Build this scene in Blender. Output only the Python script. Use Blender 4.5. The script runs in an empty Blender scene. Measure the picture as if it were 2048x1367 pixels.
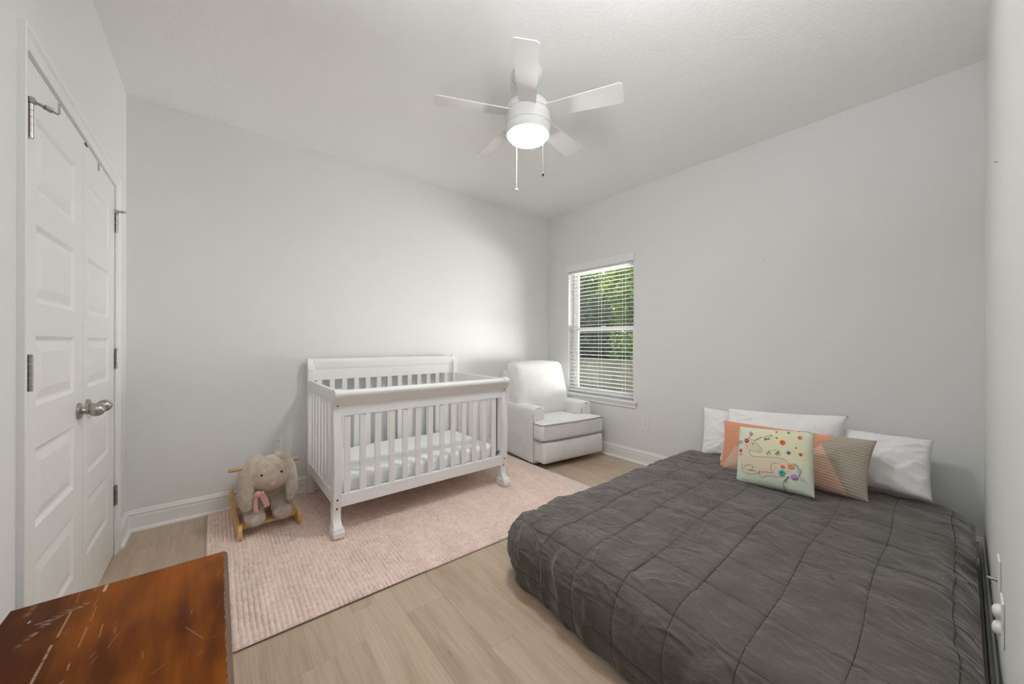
import bpy, bmesh, math, random
import numpy as np
from mathutils import Vector, Matrix

random.seed(7)
rng = np.random.default_rng(7)
C = bpy.context.scene.collection
SC = bpy.context.scene
PI = math.pi

# ------------------------------------------------------------------ camera
F_PX, YAW, PITCH, ROLL, CAM_Z = 729.93, 0.8906, 0.0005, 0.0022, 1.1934
XD, XB, YA, YC, H = -0.4421, 3.2558, 3.2917, -0.0728, 2.74      # left wall, right wall, back wall, front wall, height
fw = Vector((math.cos(YAW)*math.cos(PITCH), math.sin(YAW)*math.cos(PITCH), math.sin(PITCH)))
rt = Vector((math.sin(YAW), -math.cos(YAW), 0)); up = rt.cross(fw)
r2 = math.cos(ROLL)*rt + math.sin(ROLL)*up
u2 = -math.sin(ROLL)*rt + math.cos(ROLL)*up
cd = bpy.data.cameras.new('camera'); cam = bpy.data.objects.new('camera', cd); C.objects.link(cam)
M = Matrix((r2, u2, -fw)).transposed().to_4x4(); M.translation = Vector((0, 0, CAM_Z)); cam.matrix_world = M
cd.sensor_width = 36.0; cd.lens = F_PX*36.0/2048.0; cd.clip_start = 0.01; cd.clip_end = 200
SC.camera = cam

# ------------------------------------------------------------------ sky, sun, exposure
W = bpy.data.worlds.new('World'); SC.world = W; W.use_nodes = True
nt = W.node_tree; nt.nodes.clear()
out = nt.nodes.new('ShaderNodeOutputWorld'); bg = nt.nodes.new('ShaderNodeBackground')
# bright hazy sky: nearly white at the horizon, a little bluer overhead
SKY = 3.4
gco = nt.nodes.new('ShaderNodeTexCoord'); sep = nt.nodes.new('ShaderNodeSeparateXYZ'); grd = nt.nodes.new('ShaderNodeValToRGB')
grd.color_ramp.elements[0].position = 0.0; grd.color_ramp.elements[0].color = (1, .99, .97, 1)
grd.color_ramp.elements[1].position = .9; grd.color_ramp.elements[1].color = (.80, .90, 1, 1)
nt.links.new(gco.outputs['Generated'], sep.inputs[0]); nt.links.new(sep.outputs['Z'], grd.inputs[0]); nt.links.new(grd.outputs[0], bg.inputs[0])
nt.links.new(bg.outputs[0], out.inputs[0]); bg.inputs[1].default_value = SKY
sd = bpy.data.lights.new('sun', 'SUN'); sd.energy = 5.0; sd.angle = 0.01; sd.color = (1, .95, .86)
sun = bpy.data.objects.new('sun', sd); C.objects.link(sun)
sun.rotation_euler = Vector((0.55, 0.45, -0.80)).to_track_quat('-Z', 'Y').to_euler()
GLOBE = 146.0                                                    # fan lamp radiance
# unseen area lamp added outside the window, standing in for ground-bounced light
DAY_FILL = 840.0
fd = bpy.data.lights.new('daylight_fill', 'AREA'); fd.shape = 'RECTANGLE'; fd.size = 5.0; fd.size_y = 2.0; fd.energy = DAY_FILL; fd.color = (1, .955, .925); fd.spread = math.radians(120)
fl = bpy.data.objects.new('daylight_fill', fd); C.objects.link(fl)
fl.location = (6.2, .45, .25); fl.rotation_euler = (Vector((3.3, 2.5, 1.42))-Vector(fl.location)).to_track_quat('-Z', 'Y').to_euler()
# unseen fill lamp, added and aimed up to brighten the ceiling and walls
bd = bpy.data.lights.new('ceiling_fill', 'AREA'); bd.shape = 'DISK'; bd.size = .45; bd.energy = 23; bd.color = (.97, .985, 1); bd.spread = math.radians(150)
bo = bpy.data.objects.new('ceiling_fill', bd); C.objects.link(bo); bo.location = (.60, .08, 2.02)
bo.rotation_euler = Vector((.35, .20, 1)).to_track_quat('-Z', 'Y').to_euler()
# sky portal in the window opening
pd = bpy.data.lights.new('window_portal', 'AREA'); pd.shape = 'RECTANGLE'; pd.size = .9; pd.size_y = 1.45; pd.cycles.is_portal = True
po = bpy.data.objects.new('window_portal', pd); C.objects.link(po); po.location = (XB+.17, 2.52, 1.32)
po.rotation_euler = Vector((-1, 0, 0)).to_track_quat('-Z', 'Y').to_euler()
vs = SC.view_settings
vs.view_transform = 'Standard'; vs.look = 'None'; vs.gamma = 1.0; vs.exposure = 0.0; vs.use_curve_mapping = False
SC.cycles.use_denoising = True
SC.cycles.max_bounces = 14; SC.cycles.diffuse_bounces = 10; SC.cycles.transparent_max_bounces = 16
SC.cycles.caustics_reflective = False; SC.cycles.caustics_refractive = False
SC.cycles.sample_clamp_indirect = 6

# ------------------------------------------------------------------ materials
def srgb(r, g, b):
    f = lambda c: (c/255/12.92) if c/255 <= .04045 else ((c/255+.055)/1.055)**2.4
    return (f(r), f(g), f(b))

def mat(name, col, rough=.6, metal=0, bump=0, bscale=200, bdetail=3, var=0, vscale=4, stretch=None, sheen=0, spec=.5, col2=None, coat=0, attr=None, rnd=0, bdist=.01):
    m = bpy.data.materials.new(name); m.use_nodes = True
    n = m.node_tree.nodes; l = m.node_tree.links; b = n['Principled BSDF']
    b.inputs['Base Color'].default_value = (*col, 1); b.inputs['Roughness'].default_value = rough
    b.inputs['Metallic'].default_value = metal; b.inputs['Specular IOR Level'].default_value = spec
    if sheen: b.inputs['Sheen Weight'].default_value = sheen; b.inputs['Sheen Roughness'].default_value = .4
    if coat: b.inputs['Coat Weight'].default_value = coat; b.inputs['Coat Roughness'].default_value = .15
    tc = n.new('ShaderNodeTexCoord'); mp = n.new('ShaderNodeMapping'); l.new(tc.outputs['Object'], mp.inputs[0])
    if stretch: mp.inputs['Scale'].default_value = stretch
    src = None
    if attr:
        a = n.new('ShaderNodeAttribute'); a.attribute_name = attr; src = a.outputs['Color']
    if var or col2:
        tx = n.new('ShaderNodeTexNoise'); tx.inputs['Scale'].default_value = vscale; tx.inputs['Detail'].default_value = 4
        l.new(mp.outputs[0], tx.inputs['Vector'])
        rp = n.new('ShaderNodeValToRGB'); rp.color_ramp.elements[0].position = .35; rp.color_ramp.elements[1].position = .65
        c2 = col2 if col2 else tuple(min(1, c*(1+var)) for c in col); c1 = col if col2 else tuple(c*(1-var) for c in col)
        rp.color_ramp.elements[0].color = (*c1, 1); rp.color_ramp.elements[1].color = (*c2, 1)
        l.new(tx.outputs['Fac'], rp.inputs[0])
        if src is None: src = rp.outputs[0]
        else:
            mx = n.new('ShaderNodeMix'); mx.data_type = 'RGBA'; mx.blend_type = 'MULTIPLY'; mx.inputs[0].default_value = 1
            l.new(src, mx.inputs[6]); l.new(rp.outputs[0], mx.inputs[7]); src = mx.outputs[2]
    if rnd:
        oi = n.new('ShaderNodeObjectInfo'); mr = n.new('ShaderNodeMapRange'); mr.inputs[3].default_value = 1-rnd; mr.inputs[4].default_value = 1+rnd
        l.new(oi.outputs['Random'], mr.inputs[0]); hs = n.new('ShaderNodeHueSaturation')
        if src is not None: l.new(src, hs.inputs['Color'])
        else: hs.inputs['Color'].default_value = (*col, 1)
        l.new(mr.outputs[0], hs.inputs['Value']); src = hs.outputs[0]
    if src is not None: l.new(src, b.inputs['Base Color'])
    if bump:
        t2 = n.new('ShaderNodeTexNoise'); t2.inputs['Scale'].default_value = bscale; t2.inputs['Detail'].default_value = bdetail
        l.new(mp.outputs[0], t2.inputs['Vector'])
        bp = n.new('ShaderNodeBump'); bp.inputs['Strength'].default_value = bump; bp.inputs['Distance'].default_value = bdist
        l.new(t2.outputs['Fac'], bp.inputs['Height']); l.new(bp.outputs[0], b.inputs['Normal'])
    return m

MT = {}
MT['wall'] = mat('wall_paint', (.742, .746, .742), .75, bump=.12, bscale=260, bdist=.004)
MT['trim'] = mat('trim_paint', (.80, .805, .80), .35)
MT['door'] = mat('door_paint', (.80, .80, .79), .4, bump=.04, bscale=60, bdist=.003)
MT['crib'] = mat('crib_white_lacquer', (.80, .80, .80), .38)
MT['sheet'] = mat('white_sheet', (.86, .86, .86), .85, bump=.15, bscale=40, bdist=.01)
MT['pillow'] = mat('white_pillow_cotton', (.82, .82, .83), .85, bump=.1, bscale=35, bdist=.01, sheen=.2)
MT['fabric'] = mat('light_grey_upholstery', (.73, .725, .715), .9, bump=.12, bscale=900, bdist=.002, var=.035, vscale=9, sheen=.35)
MT['piping'] = mat('grey_piping', (.36, .35, .34), .9)
MT['duvet'] = mat('charcoal_cotton', (.088, .077, .070), .75, bump=.5, bscale=42, bdetail=6, bdist=.012, var=.12, vscale=9, sheen=.35, stretch=(1.6, .8, 1))
MT['fan'] = mat('fan_white', (.74, .735, .73), .6, spec=.3)
MT['nickel'] = mat('brushed_nickel', (.42, .40, .37), .34, metal=1, bump=.05, bscale=300, bdist=.001)
MT['dark_metal'] = mat('dark_metal', (.05, .05, .05), .45, metal=.8)
MT['chain'] = mat('chain_metal', (.70, .70, .68), .45, metal=.3)
MT['plastic'] = mat('white_plastic', (.78, .78, .77), .4)
MT['slot'] = mat('dark_slot', (.02, .02, .02), .7)
MT['vinyl'] = mat('white_vinyl', (.82, .82, .82), .35)
MT['slat'] = mat('blind_slat_white', (.80, .80, .79), .45)
MT['plush'] = mat('plush_fur', (.55, .455, .365), .95, bump=.9, bscale=150, bdetail=5, bdist=.012, sheen=.6, col2=(.68, .58, .475), vscale=30)
MT['plush_dark'] = mat('plush_leg_fur', (.49, .41, .335), .95, bump=.9, bscale=150, bdetail=5, bdist=.012, sheen=.6, col2=(.60, .515, .43), vscale=30)
MT['ribbon'] = mat('pink_ribbon', (.62, .33, .29), .6, sheen=.3)
MT['pinknose'] = mat('pink_nose', (.72, .47, .40), .7)
MT['eye'] = mat('black_eye', (.01, .01, .012), .15)
MT['rocker'] = mat('varnished_pine', (.58, .33, .10), .4, col2=(.68, .42, .15), vscale=14, stretch=(1, 1, 6))
MT['rod'] = mat('handle_birch', (.52, .33, .17), .5, col2=(.6, .4, .22), vscale=12)
MT['thread'] = mat('brown_thread', (.22, .13, .06), .8)
MT['darkgap'] = mat('closet_dark', (.25, .25, .25), .9)
MT['fence'] = mat('weathered_fence', (.050, .048, .038), .9, col2=(.088, .083, .066), vscale=3, stretch=(6, 6, .5), rnd=.18)
MT['lawn'] = mat('lawn', (.05, .085, .02), .9, col2=(.075, .11, .03), vscale=5)
MT['bark'] = mat('bark', (.10, .08, .06), .9, bump=.6, bscale=20)
for nm, c in dict(leaf_bright=(.15, .21, .025), leaf_mid=(.065, .115, .022), leaf_dark=(.018, .036, .011)).items():
    m = mat(nm, c, .6, var=.45, vscale=1.7); MT[nm] = m
    n = m.node_tree.nodes; l = m.node_tree.links; tr = n.new('ShaderNodeBsdfTranslucent'); tr.inputs[0].default_value = (c[0]*1.3, c[1]*1.3, c[2], 1)
    mx = n.new('ShaderNodeMixShader'); mx.inputs[0].default_value = .35
    l.new(n['Principled BSDF'].outputs[0], mx.inputs[1]); l.new(tr.outputs[0], mx.inputs[2]); l.new(mx.outputs[0], n['Material Output'].inputs[0])

# ceiling: knockdown texture
m = mat('knockdown_ceiling', (.875, .88, .87), .85); MT['ceiling'] = m
n = m.node_tree.nodes; l = m.node_tree.links
tc = n.new('ShaderNodeTexCoord'); t = n.new('ShaderNodeTexNoise'); t.inputs['Scale'].default_value = 50; t.inputs['Detail'].default_value = 3; t.inputs['Distortion'].default_value = .8
rp = n.new('ShaderNodeValToRGB'); rp.color_ramp.elements[0].position = .46; rp.color_ramp.elements[1].position = .60
bp = n.new('ShaderNodeBump'); bp.inputs['Strength'].default_value = .22; bp.inputs['Distance'].default_value = .003
l.new(tc.outputs['Object'], t.inputs['Vector']); l.new(t.outputs['Fac'], rp.inputs[0]); l.new(rp.outputs[0], bp.inputs['Height']); l.new(bp.outputs[0], n['Principled BSDF'].inputs['Normal'])

# floor planks: grain along Y, cathedral figure, knots, per-plank tone
m = bpy.data.materials.new('oak_plank'); m.use_nodes = True; MT['plank'] = m
n = m.node_tree.nodes; l = m.node_tree.links; b = n['Principled BSDF']; b.inputs['Roughness'].default_value = .42
tc = n.new('ShaderNodeTexCoord'); oi = n.new('ShaderNodeObjectInfo')
sc_ = n.new('ShaderNodeVectorMath'); sc_.operation = 'SCALE'; cx = n.new('ShaderNodeCombineXYZ')
for i in range(3): l.new(oi.outputs['Random'], cx.inputs[i])
l.new(cx.outputs[0], sc_.inputs[0]); sc_.inputs['Scale'].default_value = 37.3
ad = n.new('ShaderNodeVectorMath'); l.new(tc.outputs['Object'], ad.inputs[0]); l.new(sc_.outputs[0], ad.inputs[1])
def mapn(s):
    q = n.new('ShaderNodeMapping'); q.inputs['Scale'].default_value = s; l.new(ad.outputs[0], q.inputs[0]); return q
m1 = mapn((10, 1.3, 1)); t1 = n.new('ShaderNodeTexNoise'); t1.inputs['Scale'].default_value = 1.2; t1.inputs['Detail'].default_value = 5; t1.inputs['Distortion'].default_value = .6; l.new(m1.outputs[0], t1.inputs['Vector'])
m2 = mapn((150, 5, 1)); t2 = n.new('ShaderNodeTexNoise'); t2.inputs['Scale'].default_value = 1; t2.inputs['Detail'].default_value = 4; l.new(m2.outputs[0], t2.inputs['Vector'])
rp1 = n.new('ShaderNodeValToRGB'); e = rp1.color_ramp.elements; e[0].position = .30; e[0].color = (.40, .30, .215, 1); e[1].position = .72; e[1].color = (.53, .42, .32, 1)
x_ = rp1.color_ramp.elements.new(.5); x_.color = (.475, .37, .275, 1)
l.new(t1.outputs['Fac'], rp1.inputs[0])
rp2 = n.new('ShaderNodeValToRGB'); rp2.color_ramp.elements[0].position = .3; rp2.color_ramp.elements[0].color = (.86, .85, .84, 1); rp2.color_ramp.elements[1].position = .6
l.new(t2.outputs['Fac'], rp2.inputs[0])
mu = n.new('ShaderNodeMix'); mu.data_type = 'RGBA'; mu.blend_type = 'MULTIPLY'; mu.inputs[0].default_value = 1; l.new(rp1.outputs[0], mu.inputs[6]); l.new(rp2.outputs[0], mu.inputs[7])
m3 = mapn((8.5, 2.5, 1)); vo = n.new('ShaderNodeTexVoronoi'); vo.inputs['Scale'].default_value = 1; vo.inputs['Randomness'].default_value = 1; l.new(m3.outputs[0], vo.inputs['Vector'])
rp3 = n.new('ShaderNodeValToRGB'); rp3.color_ramp.elements[0].position = .015; rp3.color_ramp.elements[0].color = (.22, .17, .12, 1); rp3.color_ramp.elements[1].position = .075; l.new(vo.outputs['Distance'], rp3.inputs[0])
mu2 = n.new('ShaderNodeMix'); mu2.data_type = 'RGBA'; mu2.blend_type = 'MULTIPLY'; mu2.inputs[0].default_value = 1; l.new(mu.outputs[2], mu2.inputs[6]); l.new(rp3.outputs[0], mu2.inputs[7])
hs = n.new('ShaderNodeHueSaturation'); mr = n.new('ShaderNodeMapRange'); mr.inputs[3].default_value = .95; mr.inputs[4].default_value = 1.05
l.new(oi.outputs['Random'], mr.inputs[0]); l.new(mr.outputs[0], hs.inputs['Value']); l.new(mu2.outputs[2], hs.inputs['Color']); l.new(hs.outputs[0], b.inputs['Base Color'])
bp = n.new('ShaderNodeBump'); bp.inputs['Strength'].default_value = .12; bp.inputs['Distance'].default_value = .002; l.new(t2.outputs['Fac'], bp.inputs['Height']); l.new(bp.outputs[0], b.inputs['Normal'])

# window glass: mostly clear, a little reflection
m = bpy.data.materials.new('window_glass'); m.use_nodes = True; MT['glass'] = m
n = m.node_tree.nodes; l = m.node_tree.links; n.remove(n['Principled BSDF'])
tr = n.new('ShaderNodeBsdfTransparent'); tr.inputs[0].default_value = (.93, .95, .93, 1); gl = n.new('ShaderNodeBsdfGlossy'); gl.inputs['Roughness'].default_value = .02
fr = n.new('ShaderNodeFresnel'); fr.inputs[0].default_value = 1.4; mx = n.new('ShaderNodeMixShader')
l.new(fr.outputs[0], mx.inputs[0]); l.new(tr.outputs[0], mx.inputs[1]); l.new(gl.outputs[0], mx.inputs[2]); l.new(mx.outputs[0], n['Material Output'].inputs[0])
# lamp globe
m = bpy.data.materials.new('lit_globe'); m.use_nodes = True; MT['globe'] = m
b = m.node_tree.nodes['Principled BSDF']; b.inputs['Base Color'].default_value = (.9, .9, .88, 1)
b.inputs['Emission Color'].default_value = (1, .985, .965, 1); b.inputs['Emission Strength'].default_value = GLOBE

# ------------------------------------------------------------------ helpers
class MB:
    def __init__(s): s.v = []; s.f = []; s.sm = []
    def add(s, vs, fs, smooth=False):
        o = len(s.v); s.v += [tuple(p) for p in vs]; s.f += [tuple(i+o for i in f) for f in fs]; s.sm += [smooth]*len(fs); return s
    def box(s, x0, x1, y0, y1, z0, z1):
        vs = [(x, y, z) for z in (z0, z1) for y in (y0, y1) for x in (x0, x1)]
        return s.add(vs, [(0, 2, 3, 1), (4, 5, 7, 6), (0, 1, 5, 4), (2, 6, 7, 3), (0, 4, 6, 2), (1, 3, 7, 5)])
    def tube(s, pts, r, n=8, cap=True, closed=False):
        pts = [Vector(p) for p in pts]; N = len(pts); rs = r if hasattr(r, '__len__') else [r]*N
        vs = []; prev = None
        for i, p in enumerate(pts):
            if closed: t = pts[(i+1) % N]-pts[i-1]
            else: t = pts[min(i+1, N-1)]-pts[max(i-1, 0)]
            t.normalize()
            a = prev if prev is not None else (Vector((0, 0, 1)) if abs(t.z) < .9 else Vector((1, 0, 0)))
            a = (a-t*a.dot(t)).normalized(); prev = a; b_ = t.cross(a)
            for k in range(n):
                q = 2*PI*k/n; vs.append(p+(a*math.cos(q)+b_*math.sin(q))*rs[i])
        fs = []
        for i in range(N if closed else N-1):
            j = (i+1) % N
            for k in range(n):
                k2 = (k+1) % n; fs.append((i*n+k, i*n+k2, j*n+k2, j*n+k))
        if cap and not closed: fs += [tuple(range(n))[::-1], tuple((N-1)*n+k for k in range(n))]
        return s.add(vs, fs, True)
    def lathe(s, prof, c=(0, 0, 0), n=32, axis='z'):
        vs = []
        for r, h in prof:
            for k in range(n):
                a = 2*PI*k/n; p = (r*math.cos(a), r*math.sin(a), h)
                if axis == 'x': p = (p[2], p[0], p[1])
                if axis == 'y': p = (p[1], p[2], p[0])
                vs.append((c[0]+p[0], c[1]+p[1], c[2]+p[2]))
        fs = []
        for i in range(len(prof)-1):
            for k in range(n):
                k2 = (k+1) % n; fs.append((i*n+k, i*n+k2, (i+1)*n+k2, (i+1)*n+k))
        fs += [tuple(range(n))[::-1], tuple((len(prof)-1)*n+k for k in range(n))]
        return s.add(vs, fs, True)
    def prism(s, poly, a0, a1, plane='yz', smooth=False):
        """extrude a 2D outline (plane axes) along the remaining axis"""
        def P(u, v, w): return {'yz': (w, u, v), 'xz': (u, w, v), 'xy': (u, v, w)}[plane]
        N = len(poly); vs = [P(u, v, a0) for u, v in poly]+[P(u, v, a1) for u, v in poly]
        s.add(vs, [(i, (i+1) % N, N+(i+1) % N, N+i) for i in range(N)], smooth)
        o = len(s.v)-2*N
        s.f += [tuple(o+i for i in range(N))[::-1], tuple(o+N+i for i in range(N))]; s.sm += [False, False]
        return s
    def rbox(s, c, h, r, n=8, puff=(0, 0, 0), fn=None):
        """rounded soft box: centre c, half sizes h, edge radius r, puff of each face"""
        idx = {}; vs = []; fs = []
        def vid(i, j, k):
            if (i, j, k) in idx: return idx[(i, j, k)]
            g = []
            for a, q in enumerate((i, j, k)):
                t_ = q/n*2-1
                rr = min(r/h[a], .98)                     # crowd the grid into the rounded rim
                if abs(t_) > .5: w = (1-rr)+(abs(t_)-.5)*2*rr
                else: w = abs(t_)*2*(1-rr)
                g.append(math.copysign(w, t_)*h[a])
            q = [max(-h[a]+r, min(h[a]-r, g[a])) for a in range(3)]
            d = Vector([g[a]-q[a] for a in range(3)])
            if d.length > 1e-9:
                d = d.normalized()*r
            p = [q[a]+d[a] for a in range(3)]
            e_ = [p[a]/h[a] for a in range(3)]
            for a in range(3):
                b1, b2 = [x for x in range(3) if x != a]
                p[a] += puff[a]*e_[a]*max(0, 1-e_[b1]**2)*max(0, 1-e_[b2]**2)
            p = Vector(p)
            if fn: p = fn(p)
            idx[(i, j, k)] = len(vs); vs.append((p[0]+c[0], p[1]+c[1], p[2]+c[2])); return idx[(i, j, k)]
        for a in range(3):
            for side in (0, n):
                for i in range(n):
                    for j in range(n):
                        q = []
                        for di, dj in ((0, 0), (1, 0), (1, 1), (0, 1)):
                            t_ = [0, 0, 0]; t_[a] = side; t_[(a+1) % 3] = i+di; t_[(a+2) % 3] = j+dj; q.append(vid(*t_))
                        fs.append(tuple(q) if side else tuple(q[::-1]))
        return s.add(vs, fs, True)
    def ball(s, c, r, seg=20, rings=14, fn=None):
        vs = []; fs = []
        r = r if hasattr(r, '__len__') else (r, r, r)
        for i in range(rings+1):
            th = PI*i/rings
            for k in range(seg):
                ph = 2*PI*k/seg; p = Vector((math.sin(th)*math.cos(ph), math.sin(th)*math.sin(ph), math.cos(th)))
                q = Vector((p.x*r[0], p.y*r[1], p.z*r[2]))
                if fn: q = fn(q, p)
                vs.append((q.x+c[0], q.y+c[1], q.z+c[2]))
        for i in range(rings):
            for k in range(seg):
                k2 = (k+1) % seg; fs.append((i*seg+k, (i+1)*seg+k, (i+1)*seg+k2, i*seg+k2))
        return s.add(vs, fs, True)
    def build(s, name, material, parent=None, bevel=0, bseg=2, at=None, rotz=0, weld=False, sub=0, autosm=None):
        me = bpy.data.meshes.new(name); me.from_pydata(s.v, [], s.f)
        me.polygons.foreach_set('use_smooth', s.sm); me.update()
        bm = bmesh.new(); bm.from_mesh(me)
        if weld: bmesh.ops.remove_doubles(bm, verts=bm.verts, dist=weld if weld is not True else 1e-5)
        bmesh.ops.recalc_face_normals(bm, faces=bm.faces); bm.to_mesh(me); bm.free()
        if any(s.sm): me.set_sharp_from_angle(angle=.75)
        o = bpy.data.objects.new(name, me); C.objects.link(o); me.materials.append(material)
        if bevel:
            md = o.modifiers.new('b', 'BEVEL'); md.width = bevel; md.segments = bseg; md.limit_method = 'ANGLE'; md.angle_limit = .6
        if sub:
            md = o.modifiers.new('s', 'SUBSURF'); md.levels = sub; md.render_levels = sub
        if parent is not None: o.parent = parent
        if at: o.location = at
        if rotz: o.rotation_euler = (0, 0, rotz)
        return o

def empty(name, label, cat, loc=(0, 0, 0), rotz=0, group=None):
    o = bpy.data.objects.new(name, None); C.objects.link(o); o.location = loc; o.rotation_euler = (0, 0, rotz)
    o['label'] = label; o['category'] = cat; o.empty_display_size = .05
    if group: o['group'] = group
    return o
def tag(o, label, cat, group=None):
    o['label'] = label; o['category'] = cat
    if group: o['group'] = group
    return o
def struct(o, label=None, cat=None):
    o['kind'] = 'structure'
    if label: o['label'] = label
    if cat: o['category'] = cat
    return o
def px(sx, sy, **k):
    """a point of a known plane seen at a pixel of the photograph (used for measuring)"""
    d = fw+(sx-1024)/F_PX*r2-(sy-683.5)/F_PX*u2
    (a, v), = k.items(); i = 'xyz'.index(a); o = Vector((0, 0, CAM_Z)); return o+d*((v-o[i])/d[i])

def vnoise(x, y, seed=0):
    xi = np.floor(x).astype(np.int64); yi = np.floor(y).astype(np.int64); xf = x-xi; yf = y-yi
    def h(a, b):
        q = (a*374761393+b*668265263+seed*1442695041) & 0xffffffff
        q = ((q ^ (q >> 13))*1274126177) & 0xffffffff
        return ((q ^ (q >> 16)) & 0xffff)/65535.0
    u = xf*xf*xf*(xf*(xf*6-15)+10); v = yf*yf*yf*(yf*(yf*6-15)+10)
    return (h(xi, yi)*(1-u)+h(xi+1, yi)*u)*(1-v)+(h(xi, yi+1)*(1-u)+h(xi+1, yi+1)*u)*v
def fbm(x, y, o=4, seed=0):
    s = 0; a = .5
    for i in range(o): s = s+a*vnoise(x*2**i, y*2**i, seed+i*17); a *= .5
    return s
def ridge(x, y, seed=0): return 1-np.abs(2*vnoise(x, y, seed)-1)

def grid_obj(name, P, material, parent=None, cols=None, closed_u=False):
    """P: (nu, nv, 3) points -> smooth grid mesh"""
    nu, nv, _ = P.shape
    idx = np.arange(nu*nv).reshape(nu, nv)
    q = np.stack([idx[:-1, :-1], idx[1:, :-1], idx[1:, 1:], idx[:-1, 1:]], -1).reshape(-1, 4)
    me = bpy.data.meshes.new(name); me.from_pydata(P.reshape(-1, 3).tolist(), [], q.tolist())
    me.polygons.foreach_set('use_smooth', [True]*len(q))
    if cols is not None:
        ca = me.color_attributes.new('Col', 'FLOAT_COLOR', 'POINT')
        ca.data.foreach_set('color', np.concatenate([cols.reshape(-1, 3), np.ones((nu*nv, 1))], 1).astype(np.float32).ravel())
    me.update(); o = bpy.data.objects.new(name, me); C.objects.link(o); me.materials.append(material)
    if parent is not None: o.parent = parent
    return o

# ================================================================== SETTING
# ---- floor planks (run along Y), seams every 0.185 m
fl_o = struct(MB().box(XD-.1, XB+.1, YC-.1, YA+.1, -.06, -.0085).build('floor', MT['darkgap']), 'light oak plank floor of the bedroom')
PWID = .185
known = {(.835): 1.157, (.65): 1.69, (.465): 1.535, (.28): 1.50}
seam0 = .835-PWID*8
k = 0
xs = seam0
while xs < XB+.05:
    x0, x1 = max(xs, XD-.02), min(xs+PWID, XB+.02)
    if x1-x0 > .01:
        j0 = {8: 1.157, 7: 1.535, 6: 1.69, 5: 1.50}.get(k, None)
        if j0 is None: j0 = random.uniform(.2, 1.2)
        ys = j0-1.22*3
        while ys < YA:
            y0, y1 = max(ys, YC-.02), min(ys+1.22, YA+.02)
            if y1-y0 > .02:
                a, c_ = .00005, .0005
                vs = []
                for (d, z) in ((a, -.008), (a, -.0005), (c_, 0)):
                    vs += [(x0+d, y0+d, z), (x1-d, y0+d, z), (x1-d, y1-d, z), (x0+d, y1-d, z)]
                fs = [(0, 3, 2, 1), (8, 9, 10, 11)]
                for r_ in (0, 4):
                    for i in range(4): fs.append((r_+i, r_+(i+1) % 4, r_+4+(i+1) % 4, r_+4+i))
                MB().add(vs, fs).build('plank', MT['plank'], fl_o)
            ys += 1.22
    xs += PWID; k += 1

# ---- walls
struct(MB().box(XD-.3, XB+.15, YC-.3, YA+.3, H, H+.2).build('ceiling', MT['ceiling']), 'white knockdown textured ceiling')
struct(MB().box(XD-.3, XB+.15, YA, YA+.15, -.06, H).build('wall_back', MT['wall']), 'plain light grey wall behind the crib')
struct(MB().box(XD-.3, XB+.15, YC-.15, YC, -.06, H).build('wall_front', MT['wall']), 'light grey wall along the bed at the right edge')
WY0, WY1, WZ0, WZ1 = 2.082, 2.957, .600, 2.045                   # window opening
b_ = MB()
b_.box(XB, XB+.15, YC, WY0, -.06, H).box(XB, XB+.15, WY1, YA, -.06, H).box(XB, XB+.15, WY0, WY1, -.06, WZ0).box(XB, XB+.15, WY0, WY1, WZ1, H)
struct(b_.build('wall_right', MT['wall']), 'light grey wall with the window, behind the pillows')
DY0, DY1, DZ = 1.748, 2.972, 2.055                               # closet opening
b_ = MB()
b_.box(XD-.12, XD, YC, DY0, -.06, H).box(XD-.12, XD, DY1, YA, -.06, H).box(XD-.12, XD, DY0, DY1, DZ, H).box(XD-.3, XD-.24, YC, YA, -.06, H)
struct(b_.build('wall_left', MT['wall']), 'light grey wall with the white closet doors')

# ---- baseboards with a shoe moulding
BP = [(0, .0), (.0150, 0), (.0150, .088), (.0125, .092), (.0125, .100), (.0155, .104), (.0155, .110), (.0095, .115), (.0095, .120), (.0060, .128), (.0, .1304)]
SP = [(.015, 0), (.030, 0), (.0295, .006), (.0265, .013), (.021, .0175), (.015, .019)]
def baseboard(name, p0, p1, nrm, label):
    p0, p1, nrm = Vector(p0), Vector(p1), Vector(nrm)
    def run(prof):
        mb = MB(); N = len(prof); vs = []
        for p in (p0, p1):
            for d, z in prof: vs.append(p+nrm*d+Vector((0, 0, z+.0002)))
        fs = [(i, (i+1) % N, N+(i+1) % N, N+i) for i in range(N)]+[tuple(range(N))[::-1], tuple(range(N, 2*N))]
        return mb.add(vs, fs)
    o = struct(run(BP).build(name, MT['trim']), label)
    run(SP).build('shoe_moulding', MT['trim'], o)
baseboard('baseboard_back', (XD, YA, 0), (XB, YA, 0), (0, -1, 0), 'white moulded baseboard under the wall behind the crib')
baseboard('baseboard_right', (XB, YA-.0, 0), (XB, YC, 0), (-1, 0, 0), 'white moulded baseboard under the window wall')
baseboard('baseboard_left', (XD, YA, 0), (XD, DY1+.062, 0), (1, 0, 0), 'short white baseboard between closet casing and back wall')
baseboard('baseboard_left', (XD, DY0-.062, 0), (XD, YC, 0), (1, 0, 0), 'white baseboard behind the wooden chest')
baseboard('baseboard_front', (XB, YC, 0), (XD, YC, 0), (0, 1, 0), 'white baseboard between bed and right edge wall')

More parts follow.
